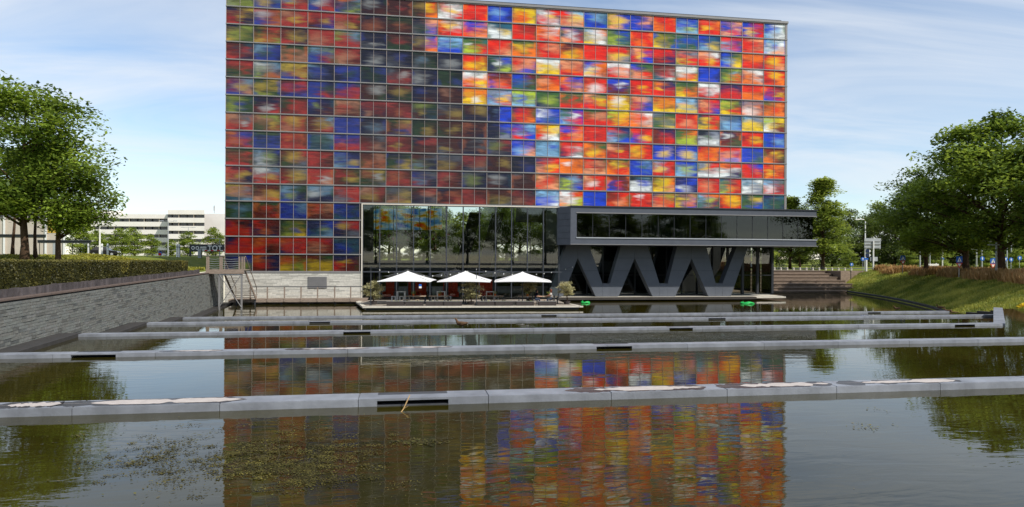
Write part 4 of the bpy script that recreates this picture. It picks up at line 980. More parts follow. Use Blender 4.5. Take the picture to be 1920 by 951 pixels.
def seated(p, rz, label, shirt, hairm, lean, longhair):
    t = thing('person', label, 'person', p, rz=rz)         # faces local +x, seat at .45
    J = {'pelvis': ((0, 0, .55), (.15, .13)), 'belly': ((.02 + lean * .3, 0, .72), (.13, .12)), 'chest': ((.05 + lean * .7, 0, .95), (.15, .13)), 'neck0': ((.06 + lean, 0, 1.1), (.07, .07)), 'neck': ((.08 + lean, 0, 1.17), (.05, .05)),
         'head': ((.11 + lean, 0, 1.28), (.085, .095)), 'crown': ((.10 + lean, 0, 1.38), (.07, .075)), 'nose': ((.20 + lean, 0, 1.27), (.02, .02))}
    E = [('pelvis', 'belly'), ('belly', 'chest'), ('chest', 'neck0'), ('neck0', 'neck'), ('neck', 'head'), ('head', 'crown'), ('head', 'nose')]
    Z = {'pelvis': 2, 'belly': 1, 'chest': 1, 'neck0': 1}
    for s_, n_ in ((1, 'l'), (-1, 'r')):
        J.update({'sh' + n_: ((.05 + lean * .9, .17 * s_, 1.05), .06), 'el' + n_: ((.16 + lean, .24 * s_, .82), .045), 'wr' + n_: ((.40 + lean, .16 * s_, .80), .032), 'pa' + n_: ((.47 + lean, .14 * s_, .80), (.038, .018)),
                  'hi' + n_: ((.06, .1 * s_, .53), .09), 'kn' + n_: ((.46, .13 * s_, .52), .065), 'an' + n_: ((.42, .13 * s_, .09), .042), 'to' + n_: ((.58, .14 * s_, .04), .035)})
        E += [('chest', 'sh' + n_), ('sh' + n_, 'el' + n_), ('el' + n_, 'wr' + n_), ('wr' + n_, 'pa' + n_), ('pelvis', 'hi' + n_), ('hi' + n_, 'kn' + n_), ('kn' + n_, 'an' + n_), ('an' + n_, 'to' + n_)]
        for k in range(5):
            J['f%d%s' % (k, n_)] = ((.545 + lean - .02 * abs(k - 2) - (.03 if k == 0 else 0), (.14 + (k - 2) * .019) * s_, .79 - .006 * k), .009); E.append(('pa' + n_, 'f%d%s' % (k, n_)))
        Z.update({'sh' + n_: 1, 'el' + n_: 0, 'hi' + n_: 2, 'kn' + n_: 2, 'an' + n_: 2, 'to' + n_: 3})
    obj('body', skin_mesh('body', J, E, [M_skin, shirt, M_jean, M_dark], Z), t)
    mb = MB(); hx = .085 + lean
    prof = [(.01, 1.475), (.07, 1.455), (.105, 1.39), (.108, 1.30), (.085, 1.2 if not longhair else 1.12), (.05, 1.16 if not longhair else .98)]
    n = 12; vs = [(hx - .025 + r * math.cos(6.283 * k / n) * (1 if math.cos(6.283 * k / n) < .3 or z > 1.36 else .45), r * math.sin(6.283 * k / n), z) for r, z in prof for k in range(n)]
    mb.add(vs, [(i * n + k, i * n + (k + 1) % n, (i + 1) * n + (k + 1) % n, (i + 1) * n + k) for i in range(len(prof) - 1) for k in range(n)]); part('hair', mb, hairm, t, smooth=True)
    for s_ in (-1, 1):
        mb = MB(); mb.lathe([(.002, -.012), (.012, 0), (.002, .012)], (0, 0), 8); e = part('eye', mb, M_hairk, t, loc=(.185 + lean, .035 * s_, 1.315))
    t2 = thing('terrace_chair', 'dark terrace chair under the person ' + ('in navy top' if not longhair else 'in white top'), 'chair', p, rz=rz)
    mb = MB(); mb.box(-.22, .24, -.22, .22, .40, .44); part('seat', mb, M_dark, t2)
    mb = MB(); mb.box(-.25, -.21, -.22, .22, .44, .86); part('backrest', mb, M_dark, t2)
    for a in (-.2, .21):
        for b in (-.19, .19):
            mb = MB(); mb.box(a - .02, a + .02, b - .02, b + .02, 0, .4); part('leg', mb, M_dark, t2)
seated(deckpt(1003, 571.3), -YAW + .15, 'person in navy top seated with back turned, reaching over the table', M_navy, M_hairk, .10, False)
seated(deckpt(1035, 570.3), math.pi - YAW - .3, 'person with reddish hair and white top seated at the terrace table', M_wht, M_hair, .05, True)

# ------------------------------------------------------------------ floats and ducks
for px, py, sx_, lab in ((1098, 568.5, .38, 'small bright green float drifting by the terrace point'), (1401, 569.5, .62, 'wide bright green float on the water in front of the struts')):
    p = onZ(px, py, 0); t = thing('green_float', lab, 'float', p, rz=rnd(0, 1))
    mb = MB(); n, m_ = 20, 8; vs = []
    for i in range(n):
        a = 2 * math.pi * i / n
        for j in range(m_):
            b = 2 * math.pi * j / m_; r = 1 + .36 * math.cos(b) + .06 * math.sin(5 * a); vs.append((sx_ * r * math.cos(a), sx_ * .75 * r * math.sin(a), .05 + .11 * math.sin(b) + .05 * math.sin(3 * a)))
    mb.add(vs, [(i * m_ + j, ((i + 1) % n) * m_ + j, ((i + 1) % n) * m_ + (j + 1) % m_, i * m_ + (j + 1) % m_) for i in range(n) for j in range(m_)]); part('ring', mb, M_green, t, smooth=True)
    mb = MB(); mb.lathe([(sx_ * .66, .02), (sx_ * .4, .1), (.02, .16)], n=16); part('floor_skin', mb, M_green, t, smooth=True)
    mb = MB(); mb.tube([(-sx_ * .8, 0, .14), (-sx_ * .9, .08, .24), (-sx_ * .7, .12, .27)], [.04, .05, .025], 6); part('handle', mb, M_green, t)
dj = {'body': ((0, 0, .10), (.085, .08)), 'rear': ((-.13, 0, .11), (.065, .055)), 'tail': ((-.25, 0, .15), (.02, .015)), 'breast': ((.12, 0, .11), (.07, .07)), 'neck': ((.17, 0, .19), (.035, .035)), 'head': ((.20, 0, .26), (.042, .045)), 'bill0': ((.245, 0, .255), (.018, .012)), 'bill': ((.29, 0, .245), (.015, .006))}
de = [('body', 'rear'), ('rear', 'tail'), ('body', 'breast'), ('breast', 'neck'), ('neck', 'head'), ('head', 'bill0'), ('bill0', 'bill')]
M_bill = mat('duck_bill', srgb(170, 130, 60), .5)
dm = skin_mesh('body', dj, de, [M_duck, M_bill], {'bill': 1, 'bill0': 1})
wm = MB(); wm.add([(-.18, .0, .17), (-.02, .09, .15), (.07, .085, .12), (-.06, .092, .08), (-.2, .05, .12)], [(0, 1, 2, 3, 4)]); wmm = wm.mesh('wing', M_duck)
def duck(p, rz, label, grp=None, sc=1.5):
    t = thing('duck', label, 'duck', p, grp, rz=rz, scale=sc); obj('body', dm, t); obj('wing', wmm, t, loc=(0, .004, 0)); obj('wing', wmm, t, loc=(0, -.004, 0), scale=(1, -1, 1))
duck(onZ(865, 613, 1.0), 2.6, 'brown duck swimming in front of a middle weir', sc=1.7)
duck(onZ(1682, 581.5, 0), 3.0, 'brown duck swimming close to the curved kerb')
for k, px in enumerate((1764, 1778, 1790)):
    q = min((on_bank(3 + i * .05, .15) for i in range(400)), key=lambda v: abs(CX + F * v.dot(RT) / v.dot(FW) - px)); q.z += .14; duck(q, rnd(1.5, 3), 'brown duck resting on the dark kerb below the grass', 'ducks on the kerb')

# ------------------------------------------------------------------ floating weed
mb = MB(); random.seed(5)
def weed_patch(cx, cy, sx_, sy_, n, tl, th, size=.06):
    for _ in range(n):
        p = onZ(cx + random.gauss(0, sx_), cy + random.gauss(0, sy_), LEVEL[5] + .004)
        if p.y > 10.8 or p.y < 2: continue
        k = mnoise.noise((p.x * 2.2, p.y * 2.2, 2))
        if k < .08 and random.random() < .9: continue
        a = rnd(0, 6.28); d = Vector((math.cos(a), math.sin(a), rnd(-.12, .12))); u = Vector((-math.sin(a), math.cos(a), rnd(-.1, .1))); L = .75 * size * rnd(.5, 1.7)
        g = rnd(tl, th); mb.leaf(p + Vector((0, 0, rnd(0, .012))), d, u, L, L * rnd(.2, .6), (g, g * rnd(.85, 1.1), g * rnd(.7, 1)))
weed_patch(560, 850, 60, 26, 5200, .25, .8, .03); weed_patch(590, 885, 40, 18, 3000, .3, 1.2, .03); weed_patch(470, 870, 40, 22, 1800, .4, 1.2, .035); weed_patch(780, 828, 26, 3, 260, .4, 1.2)
weed_patch(330, 860, 85, 26, 2200, .5, 1.5, .045); weed_patch(620, 800, 60, 10, 260, .5, 1.6, .035); weed_patch(1630, 800, 22, 5, 60, 1, 2.2, .05); weed_patch(1660, 770, 18, 3, 30, 1, 2, .05); weed_patch(700, 850, 380, 55, 1500, .8, 3.0, .02)
for _ in range(260):
    c = onZ(random.gauss(560, 70), random.gauss(860, 28), LEVEL[5] + .006) if random.random() < .7 else onZ(random.gauss(330, 90), random.gauss(865, 25), LEVEL[5] + .006)
    if c.y > 10.5: continue
    rr_ = rnd(.04, .16); g0_ = rnd(.3, 1.3)
    for _ in range(45):
        a = rnd(0, 6.28); q = rr_ * math.sqrt(random.random()); p = c + Vector((q * math.cos(a) * 1.6, q * math.sin(a), rnd(0, .012))); b = rnd(0, 6.28); L_ = rnd(.01, .035)
        g = g0_ * rnd(.6, 1.4); mb.leaf(p, Vector((math.cos(b), math.sin(b), rnd(-.3, .3))), Vector((-math.sin(b), math.cos(b), rnd(-.3, .3))), L_, L_ * .5, (g * 1.0, g * .93, g * .68))
obj('pond_weed', mb.mesh('pond_weed', M_weed), label='brown and green weed floating in mats on the dark water', cat='pond weed', kind='stuff')

# ------------------------------------------------------------------ trees
def tree_meshes(seed, H, base, rad, leaf, n_cl, n_lf, L, tr, shape='round', limb=12, csz=None):
    random.seed(seed)
    def f():
        while True:
            u = random.random(); z = base + (H - base) * u
            if shape == 'round': e = (math.sin(math.pi * min(1, u * .86 + .13)) ** .7)
            elif shape == 'cone': e = (1 - u) ** .65 * min(1, .45 + u * 4)
            else: e = min(1, (1 - u) * 2.2) ** .6 * min(1, .5 + u * 3)
            a = rnd(0, 6.283); r = rad * e * math.sqrt(rnd(.06, 1)) * (.92 + .62 * mnoise.noise((math.cos(a) * 1.5 + seed, math.sin(a) * 1.5, z * .55)))
            if mnoise.noise((r * math.cos(a) * .45, r * math.sin(a) * .45, z * .6 + seed)) < (-.12 if shape == 'round' else -.4): continue
            return Vector((r * math.cos(a), r * math.sin(a), z))
    mb, cl = clump_crown(n_cl, n_lf, f, csz or rad * .36, leaf, seed)
    crown = mb.mesh('crown', L)
    mb = MB(); k = 8; lean = rnd(-.04, .04)
    pts = [(lean * H * i / k + .12 * math.sin(i * 1.3 + seed) * tr * 2, .1 * math.cos(i * 1.7 + seed) * tr * 2, H * .9 * i / k) for i in range(k + 1)]
    mb.tube(pts, [tr * (1.35 if i == 0 else 1) * (1 - .88 * i / k) for i in range(k + 1)], 9)
    cl.sort(key=lambda c: -Vector((c.x, c.y)).length)
    for c in cl[:limb * 2]:
        zb_ = max(base * .75, c.z - rnd(.25, .5) * Vector((c.x, c.y)).length - .8); j = min(k, zb_ / (H * .9) * k); i = int(min(k - 1, j)); q = Vector(pts[i]).lerp(Vector(pts[i + 1]), j - i)
        m_ = q.lerp(c, .5) + Vector((0, 0, .25)); r0 = tr * .42 * (1 - .7 * zb_ / H)
        mb.tube([q, m_, c], [r0, r0 * .6, r0 * .15], 5)
    return mb.mesh('trunk', M_bark, True), crown
def place_tree(meshes, p, label, name='tree', group=None, rz=None, scale=1, cat='tree'):
    t = thing(name, label, cat, p, group, rz=rnd(0, 6.28) if rz is None else rz, scale=scale)
    obj('trunk', meshes[0], t); obj('crown', meshes[1], t); return t
def gp(px, D, z=None):
    p = atD(px, hz(px), D); p.z = left_h(p.x, p.y) - .05 if z is None else z; return p
TA = tree_meshes(21, 11.4, 3.2, 4.1, .26, 105, 170, L_tree, .24)
TB = tree_meshes(22, 9.0, 3.1, 3.6, .25, 90, 170, L_tree, .22)
TC = tree_meshes(23, 15.6, 3.4, 7.2, .38, 130, 180, L_tree, .36, csz=2.1)
TD = tree_meshes(24, 14.6, 3.2, 6.8, .38, 125, 180, L_tree, .34, csz=2.0)
TE = tree_meshes(25, 15.0, 2.6, 3.7, .34, 150, 130, L_light, .22, 'cone', csz=1.3)
TF = tree_meshes(26, 12.0, .8, 5.0, .5, 90, 100, L_wood, .25, csz=1.9)
TG = tree_meshes(27, 14.0, .6, 5.4, .5, 100, 100, L_wood, .28, csz=2.0)
TH = tree_meshes(28, 7.0, .3, 3.0, .36, 60, 90, L_light, .13, csz=1.2)
T_thin = tree_meshes(29, 8.0, 4.0, 2.4, .24, 40, 120, L_tree, .12)
random.seed(31)
place_tree(TB, gp(112, 42), 'broad maple with thick trunk beside the beige building, crown reaching toward the office', rz=.4, scale=.86)
place_tree(TA, gp(45, 41), 'tallest maple at the hedge with two-forked dark trunk', rz=1.9, scale=1.0)
place_tree(T_thin, gp(66, 47), 'slender leaning tree between the two thick maple trunks', rz=2.2)
place_tree(T_thin, gp(24, 52), 'slender tree in front of the lavender pilaster', rz=.7, scale=1.05)
place_tree(TA, gp(-70, 44), 'maple in the row behind the hedge, standing past the forked maple', rz=4.4)
def bp(px, D, z=G - .03): p = atD(px, hz(px), D); p.z = z; return p
place_tree(TC, bp(1812, 80), 'large spreading tree on the bank between the two crossing signs', rz=.9, scale=1.0, group='trees along the bank')
place_tree(TD, bp(1736, 88), 'spreading tree on the bank farthest along toward the steps', rz=2.9, scale=.86, group='trees along the bank')
place_tree(TD, bp(1876, 73), 'tall tree on the bank with its trunk beside a grey pole', rz=4.0, scale=1.2, group='trees along the bank')
place_tree(TC, bp(1985, 66), 'spreading bank tree shading the slope above the pool corner', rz=5.2, group='trees along the bank')
place_tree(TD, bp(2090, 58), 'bank tree standing above the pool edge wall, last of its row', rz=1.2, scale=.95, group='trees along the bank')
place_tree(TE, bp(1543, 118), 'tall cone-shaped tree standing above the stone steps', rz=1, scale=(1.4, 1.4, 1.05))
place_tree(TE, bp(1481, 122), 'smaller cone-shaped tree at the steps partly behind the dark box', rz=3, scale=(1.15, 1.15, .86))
place_tree(TE, bp(1500, 140), 'light green tree in the gap under the projecting box', rz=5, scale=.7)
wd = [(1455, 165, 0), (1500, 175, 1), (1560, 160, 0), (1590, 175, 1), (1618, 165, 0), (1648, 178, 1), (1678, 165, 0), (1708, 175, 1), (1740, 160, 0), (1772, 172, 1), (1806, 165, 0), (1838, 178, 1), (1872, 160, 0), (1908, 170, 1), (1940, 160, 0)]
for px, D, k in wd: place_tree((TF, TG)[k], bp(px, D), 'dense dark tree in the wood across the road', group='trees of the wood across the road', scale=rnd(.95, 1.25))
for px, D in ((1590, 140), (1700, 135), (1850, 120), (1760, 130), (1905, 112)): place_tree(TH, bp(px, D), 'light green shrub at the edge of the wood', 'shrub', 'shrubs at the edge of the wood', scale=rnd(.5, .75), cat='shrub')
for px, D in ((690, 121), (730, 128), (772, 120), (815, 127), (860, 121), (905, 128), (950, 121), (1000, 127), (710, 134), (750, 137), (795, 134), (840, 138), (885, 134), (930, 137), (975, 134), (1030, 121), (1380, 135), (1420, 140)):
    place_tree((TH, TB)[int(px) // 10 % 2], bp(px, D), 'sunlit tree behind the building, seen through the hall glass', group='trees behind the building', scale=rnd(1.15, 1.5))
for px in range(690, 1050, 26): place_tree(TH, bp(px, 113 + rnd(-1.5, 2)), 'low shrub behind the building, seen through the hall glass', 'shrub', 'shrubs behind the building', scale=rnd(.4, .6), cat='shrub')
for px, D, s_, lab in ((150, 112, .95, 'rounded green tree beside the beige building end'), (252, 150, 1.05, 'pale feathery tree in front of the white office'), (285, 132, .72, 'dense round bush left of the blue road sign'), (205, 140, .75, 'dark bush at the foot of the white office'),
                       (229, 138, .95, 'dark green young tree at the office foot'), (352, 140, .85, 'small tree behind the exit sign post'), (404, 118, .85, 'tall leafy tree against the edge of the coloured facade'), (320, 145, .6, 'low bush beside the tall lamp post at the office'), (178, 125, .8, 'bush behind the dark parked car')):
    place_tree(TH, gp(px, D), lab, scale=s_ * .85)
for k in range(14): place_tree((TC, TD)[k % 2], (-62 + k * 11 + rnd(-2, 2), -28 - 10 * (k % 2) + rnd(-3, 3), G), 'tall tree on the near shore, seen as a reflection in the glazing', group='trees on the near shore')

# ------------------------------------------------------------------ grasses on the bank
random.seed(9); mb = MB()
for _ in range(48000):
    tt = rnd(2, len(KV) - 1.2); d = rnd(.4, 10); p = on_bank(tt, d)
    if p.y < 36: continue
    nn_ = mnoise.noise((p.x * .9, p.y * .9, 4)); h = rnd(.08, .2) * (1 + 1.8 * max(0, nn_)); a = rnd(0, 6.28); w_ = .035; l = Vector((rnd(-.1, .1), rnd(-.1, .1), h))
    p.z += .05
    u = Vector((math.cos(a), math.sin(a), 0)) * w_
    g = max(0, min(1, .4 + .9 * mnoise.noise((p.x * .4, p.y * .4, 0)) + .3 * nn_ + rnd(-.25, .25)))
    mb.add([p - u, p + u, p + l], [(0, 1, 2)], g)
obj('bank_grass', mb.mesh('bank_grass', L_grass), label='mown grass blades covering the sloping bank', cat='grass', kind='stuff')
mb = MB()
for _ in range(26000):
    tt = rnd(3, len(KV) - 2); d = 8.3 + random.gauss(0, .9) ; p = on_bank(tt, max(6.6, d))
    k = mnoise.noise((p.x * .16, p.y * .16, 7))
    if k < -.12: continue
    h = rnd(.5, 1.15) * (1 + .3 * k); a = rnd(0, 6.28); w_ = .03; l = Vector((rnd(-.3, .3), rnd(-.3, .3), h)); u = Vector((math.cos(a), math.sin(a), 0)) * w_
    g = max(0, min(1, .5 + k + rnd(-.3, .3)))
    mb.add([p - u, p + u, p + l * .8 + u * 1.6, p + l, p + l * .8 - u * 1.6], [(0, 1, 2, 3, 4)], g)
obj('dry_grass', mb.mesh('dry_grass', L_dry), label='tall tawny ornamental grass along the top of the bank', cat='ornamental grass', kind='stuff')
mb = MB()
for _ in range(2600):
    tt = rnd(2.0, 4.4); d = rnd(.5, 4.5); p = on_bank(tt, d); k = mnoise.noise((p.x * .5, p.y * .5, 17))
    if k < .0: continue
    p.z += rnd(.12, .3); a = rnd(0, 6.28); s_ = rnd(.04, .08); mb.leaf(p, Vector((math.cos(a), math.sin(a), .3)), Vector((-math.sin(a), math.cos(a), .3)), s_ * 1.5, s_ * 1.2, rnd(0, 1))
obj('yellow_flowers', mb.mesh('yellow_flowers', L_yflow), label='patch of small yellow flowers low on the bank by the pool corner', cat='flowers', kind='stuff')

# ------------------------------------------------------------------ steps on the far shore
t = thing('terrace_steps', 'broad weathered stone seating steps rising from the water beside the building', 'steps')
SY0, NS = 88.0, 7; top = G
for i in range(NS):
    z1 = .25 + (top - .25) * i / (NS - 1) - .004; y0 = SY0 + i * 1.6; x1_ = 66.4
    cuts = spread(43.5, x1_, 7)
    for a, b in zip(cuts, cuts[1:]):
        mb = MB(); mb.box(a + .01, b - .01, y0, (98.4 if i == NS - 1 else y0 + 1.75), -1.0, z1 - .1, 1.0); st = part('step', mb, M_step, t); mb = MB(); mb.box(a + .005, b - .005, y0 - .09, (98.4 if i == NS - 1 else y0 + 1.5), z1 - .1, z1); part('nosing', mb, M_step, st)
for px in range(1452, 1600, 12):
    p = atD(px, hz(px), 108); p.z = G + .01; t = thing('bollard', 'short pale concrete bollard in a row on top of the steps', 'bollard', p, 'bollards on top of the steps')
    mb = MB(); mb.lathe([(.16, 0), (.15, .38), (.1, .44)], n=10); part('shaft', mb, M_cream, t); mb = MB(); mb.lathe([(.152, .3), (.155, .33), (.152, .36)], n=10); part('band', mb, M_dark, t)
# bicycles
def bike_proto():
    t = thing('bicycle', 'dark bicycle parked by the trees above the steps', 'bicycle', (0, 0, 0), 'bicycles parked above the steps')
    for x in (-.52, .52):
        mb = MB(); n = 18; mb.tube([(x + .33 * math.cos(6.283 * k / n), 0, .34 + .33 * math.sin(6.283 * k / n)) for k in range(n + 1)], .022, 5, False); wv = part('wheel', mb, M_tyre, t)
        mb = MB()
        for k in range(6): mb.tube([(x, 0, .34), (x + .32 * math.cos(k * 1.047), 0, .34 + .32 * math.sin(k * 1.047))], .006, 3)
        part('spokes', mb, M_grey, wv)
    mb = MB()
    for a, b in (((-.52, .34), (-.05, .32)), ((-.05, .32), (.4, .8)), ((-.05, .32), (-.2, .88)), ((-.2, .82), (.4, .82)), ((-.52, .34), (-.18, .8)), ((.52, .34), (.38, .98))): mb.tube([(a[0], 0, a[1]), (b[0], 0, b[1])], .018, 5)
    part('frame', mb, M_carb, t)
    mb = MB(); mb.tube([(.3, -.28, 1.02), (.4, -.1, 1.02), (.4, .1, 1.02), (.3, .28, 1.02)], .014, 5); part('handlebar', mb, M_dark, t)
    mb = MB(); mb.box(-.33, -.06, -.07, .07, .88, .94, top=.8); part('saddle', mb, M_tyre, t); return t
bk = bike_proto()
for i, px in enumerate((1458, 1463, 1468, 1525, 1531, 1537)):
    o = bk if i == 0 else copy_tree(bk); p = atD(px, hz(px), 111); o.location = (p.x, p.y, G + .01); o.rotation_euler = (0, 0, rnd(-.4, .4))
# cars
def car(p, rz, m, label):
    t = thing('car', label, 'car', p, rz=rz)
    mb = MB(); mb.eprism([(-2.1, .28), (2.1, .28), (2.15, .6), (1.95, .82), (1.0, .92), (-1.95, .95), (-2.15, .7)][::-1], -.86, .86); part('body', mb, m, t)
    mb = MB(); q = [(-1.75, .95), (1.0, .92), (.35, 1.42), (-1.2, 1.45)]
    vs = [(x, -.8 if z < 1 else -.64, z) for x, z in q] + [(x, .8 if z < 1 else .64, z) for x, z in q]; mb.add(vs, [(0, 1, 2, 3), (7, 6, 5, 4), (0, 4, 5, 1), (1, 5, 6, 2), (2, 6, 7, 3), (3, 7, 4, 0)]); cb_ = part('cabin', mb, M_win, t)
    mb = MB(); mb.box(-1.2, .35, -.62, .62, 1.435, 1.48, top=.95); part('roof', mb, m, t)
    for x in (-1.3, 1.3):
        for y in (-.8, .8):
            mb = MB(); n = 14; ys_ = (y - .1, y + .1); vs = [(x + .32 * math.cos(6.283 * k / n), yy_, .32 + .32 * math.sin(6.283 * k / n)) for yy_ in ys_ for k in range(n)]
            mb.add(vs, [tuple(range(n)), tuple(range(n, 2 * n))[::-1]] + [(k, n + k, n + (k + 1) % n, (k + 1) % n) for k in range(n)]); wv = part('wheel', mb, M_tyre, t)
            mb = MB(); yo = y + (.105 if y > 0 else -.105); vs = [(x + .2 * math.cos(6.283 * k / n), yo, .32 + .2 * math.sin(6.283 * k / n)) for k in range(n)]; mb.add(vs, [tuple(range(n))]); part('rim', mb, M_grey, wv)
    for y in (-.62, .62):
        mb = MB(); mb.box(2.08, 2.16, y - .16, y + .16, .58, .72); part('headlight', mb, M_white, t); mb = MB(); mb.box(-2.17, -2.1, y - .14, y + .14, .62, .8); part('tail_light', mb, M_red, t)
p = atD(1402, hz(1402), 128); p.z = G + .01; car(p, 0, M_carw, 'white car on the road seen past the glazed corner of the building')
p = gp(196, 108); p.z += .05; car(p, .1, M_carb, 'dark car parked behind the hedge before the white office')

# ------------------------------------------------------------------ beige building, shelters, office
t = thing('beige_building', 'beige two-storey building with ochre panel and window band behind the maples', 'building')
D = 88; b0 = gp(60, D).z - .3
def fx(px): return (px - CX) / F * D
def fpt(px, z, off=0): p = FW * (D - off) + RT * fx(px) * ((D - off) / D); return (p.x, p.y, z)
def fbox(px0, px1, z0, z1, off, dep, m, name, par):       # box facing the camera axis
    mb = MB(); sc_ = (D - off) / D; a, b = (FW * D + RT * fx(px0)) * sc_, (FW * D + RT * fx(px1)) * sc_; dv_ = (FW + RT * (fx(px1) / D - .04)); c, d_ = b + dv_ * dep, a + dv_ * dep
    mb.prism([(a.x, a.y), (b.x, b.y), (c.x, c.y), (d_.x, d_.y)], z0, z1); return part(name, mb, m, par)
zz = lambda py: CAMZ + (478.5 - py) / F * D
fbox(-140, 121, b0 - 1, zz(378), 0, 14, M_beige, 'wall', t)
fbox(-142, 123, zz(378), zz(374), .3, 14.6, M_rust, 'roof', t)
for a, b in ((-130, -90), (-85, -45), (-40, 4), (12, 46), (52, 82), (88, 119)):
    wn_ = fbox(a, b, zz(409), zz(387), .03, .04, M_win, 'window', t); fbox(a - .5, b + .5, zz(411), zz(409.2), .12, .14, M_frame, 'sill', wn_); fbox((a + b) / 2 - .8, (a + b) / 2 + .8, zz(409), zz(387), .08, .04, M_white, 'glazing_bar', wn_)
fbox(89, 111, zz(438), zz(412), .03, .04, M_yel, 'ochre_panel', t)
for px in (7.5, 85.5, 120): fbox(px - 2, px + 2, b0 - 1, zz(380), .2, .24, M_white, 'pilaster', t)
dr = fbox(99, 106, b0 - .5, b0 + 2.2, .04, .05, M_grey, 'door', t); fbox(104.6, 105.2, b0 + .9, b0 + 1.1, .1, .06, M_dark, 'handle', dr)
for (a, b, py0, py1, Dd, lab) in ((-12, 86, 443, 447, 70, 'flat dark bicycle shelter roof on thin posts in front of the beige building'), (70, 171, 453, 457, 78, 'long low canopy on thin posts reaching past the beige building')):
    t = thing('shelter', lab, 'shelter'); D = Dd; zr = zz(py0)
    fbox(a, b, zz(py1), zr, 1.2, 2.4, M_darker, 'roof', t); fbox(a - .5, b + .5, zr, zr + .08, 1.3, 2.6, M_dark, 'roof_edge', t)
    for k in range(4):
        px = a + 4 + (b - a - 8) * k / 3; fbox(px - .7, px + .7, gp(px, Dd).z - .3, zz(py1), 0, .1, M_dark, 'post', t)
t = thing('office_block', 'long white office block with dark ribbon windows and rooftop mast', 'building'); D = 220; g0 = 4.2
def block(p0, p1, py_top, nfl, off, dep, rows_y):
    fbox(p0, p1, g0, zz(py_top) - .3, off - 1.0, dep, M_win, 'ribbon_window', t)
    fbox(p0, p1, zz(py_top + 8), zz(py_top), off, dep + 1.5, M_offw, 'parapet_band', t)
    for k in range(nfl):
        y0 = py_top + 8 + 6.2 + k * 14.8; fbox(p0, p1, zz(y0 + 8.8), zz(y0), off, dep + 1.5, M_offw, 'parapet_band', t)
        for q in range(int((p1 - p0) / 14)):
            x = p0 + 7 + q * 14; fbox(x - .8, x + .8, zz(y0), zz(y0 - 6.2), off - .6, .5, M_beige if q % 2 else M_dark, 'window_pier', t)
block(165, 315, 402, 5, 0, 20, None); block(314, 383, 396, 5, 6, 26, None)
fbox(383, 428, g0, zz(397.5), -8, 12, M_offw, 'side_wing', t); fbox(176, 231, zz(402), zz(393.5), -6, 8, M_offw, 'penthouse', t); fbox(150, 176, g0, zz(375), -10, 10, M_offw, 'stair_tower', t)
fbox(401, 402, zz(396), zz(381), -9, .4, M_grey, 'antenna_mast', t); fbox(400, 403, zz(391), zz(382), -9.5, .3, M_white, 'antenna_panel', t)
# ------------------------------------------------------------------ posts and signs
def text_mesh(body, size, m):
    cu = bpy.data.curves.new('txt', 'FONT'); cu.body = body; cu.size = size; cu.extrude = .01; cu.offset = size * .02; o = bpy.data.objects.new('txt', cu); C.objects.link(o)
    me = bpy.data.meshes.new_from_object(o.evaluated_get(bpy.context.evaluated_depsgraph_get())); bpy.data.objects.remove(o); me.materials.clear(); me.materials.append(m); return me
D = 92; q = atD(356, 472, D); t = thing('exit_sign', 'dark overhead car park sign with white letters TOT ZIENS beside the facade', 'sign', (q.x, q.y, q.z), rz=-YAW)
k = D / F
mb = MB(); mb.box(0, 96 * k, 0, .12, 0, 14 * k); part('board', mb, M_darker, t)
lt = obj('lettering', text_mesh('TOT ZIENS', 13.2 * k, M_white), t, loc=(33.5 * k, -.02, 2.4 * k)); lt.rotation_euler = (R(90), 0, 0)
for a in (6, 14):
    mb = MB(); n = 12; ro, ri = 3.4 * k, 2.0 * k; c_ = (a * k, 7 * k)
    vs = [(c_[0] + r * math.cos(6.283 * i / n), -.02, c_[1] + r * math.sin(6.283 * i / n)) for r in (ro, ri) for i in range(n)]; mb.add(vs, [(i, (i + 1) % n, n + (i + 1) % n, n + i) for i in range(n)]); part('logo_ring', mb, M_white, t)
for z_ in (4, 7.6):
    mb = MB(); mb.box(19 * k, 31 * k, -.03, -.001, z_ * k, (z_ + 1.9) * k); part('logo_line', mb, M_white, t)
for a in (-2, 92):
    mb = MB(); mb.box((a) * k, (a + 3) * k, .13, .3, -9 * k, 14 * k); part('post', mb, M_darker, t)
p = gp(375, 90); t = thing('barrier', 'red and white striped barrier boom below the exit sign', 'barrier', p, rz=-YAW)
mb = MB(); mb.box(-.2, .2, -.2, .2, 0, 1.25); part('housing', mb, M_grey, t)
for i in range(8):
    mb = MB(); mb.box(.2 + i * .42, .62 + i * .42, -.05, .05, 1.0, 1.12); part('boom_segment', mb, M_red if i % 2 else M_white, t)
def lamp(px, D, top, label, m, arm=-1, z=None, head=True, double=False):
    p = gp(px, D, z); h = CAMZ + (hz(px) - top) / F * D - p.z; t = thing('street_lamp', label, 'street lamp', p, rz=-YAW)
    mb = MB(); mb.tube([(0, 0, 0), (0, 0, h - .4), (arm * .12, 0, h - .1), (arm * 1.0, 0, h)] if not double else [(0, 0, 0), (0, 0, h)], [.13, .09, .08, .06] if not double else [.11, .06], 8); part('pole', mb, m, t)
    for s_ in ((arm,) if not double else (-1, 1)):
        mb = MB()
        if double: mb.tube([(0, 0, h - .05), (s_ * 1.0, 0, h - .12)], .04, 6)
        mb.box(min(s_ * .9, s_ * 1.7), max(s_ * .9, s_ * 1.7), -.14, .14, h - .1, h + .02, top=.8); part('lamp_head', mb, m, t)
lamp(1622, 112, 411, 'white curved street lamp rising above the sign board', M_white, -1, G - .03)
lamp(1743, 95, 455, 'grey short lamp on the bank beside the white barrier', M_grey, -1, G - .03)
lamp(1725, 105, 452, 'thin grey lamp post with arm behind the bank', M_grey, -1, G - .03)
lamp(1841, 110, 452, 'thin grey lamp post with arm between the bank tree trunks', M_grey, 1, G - .03)
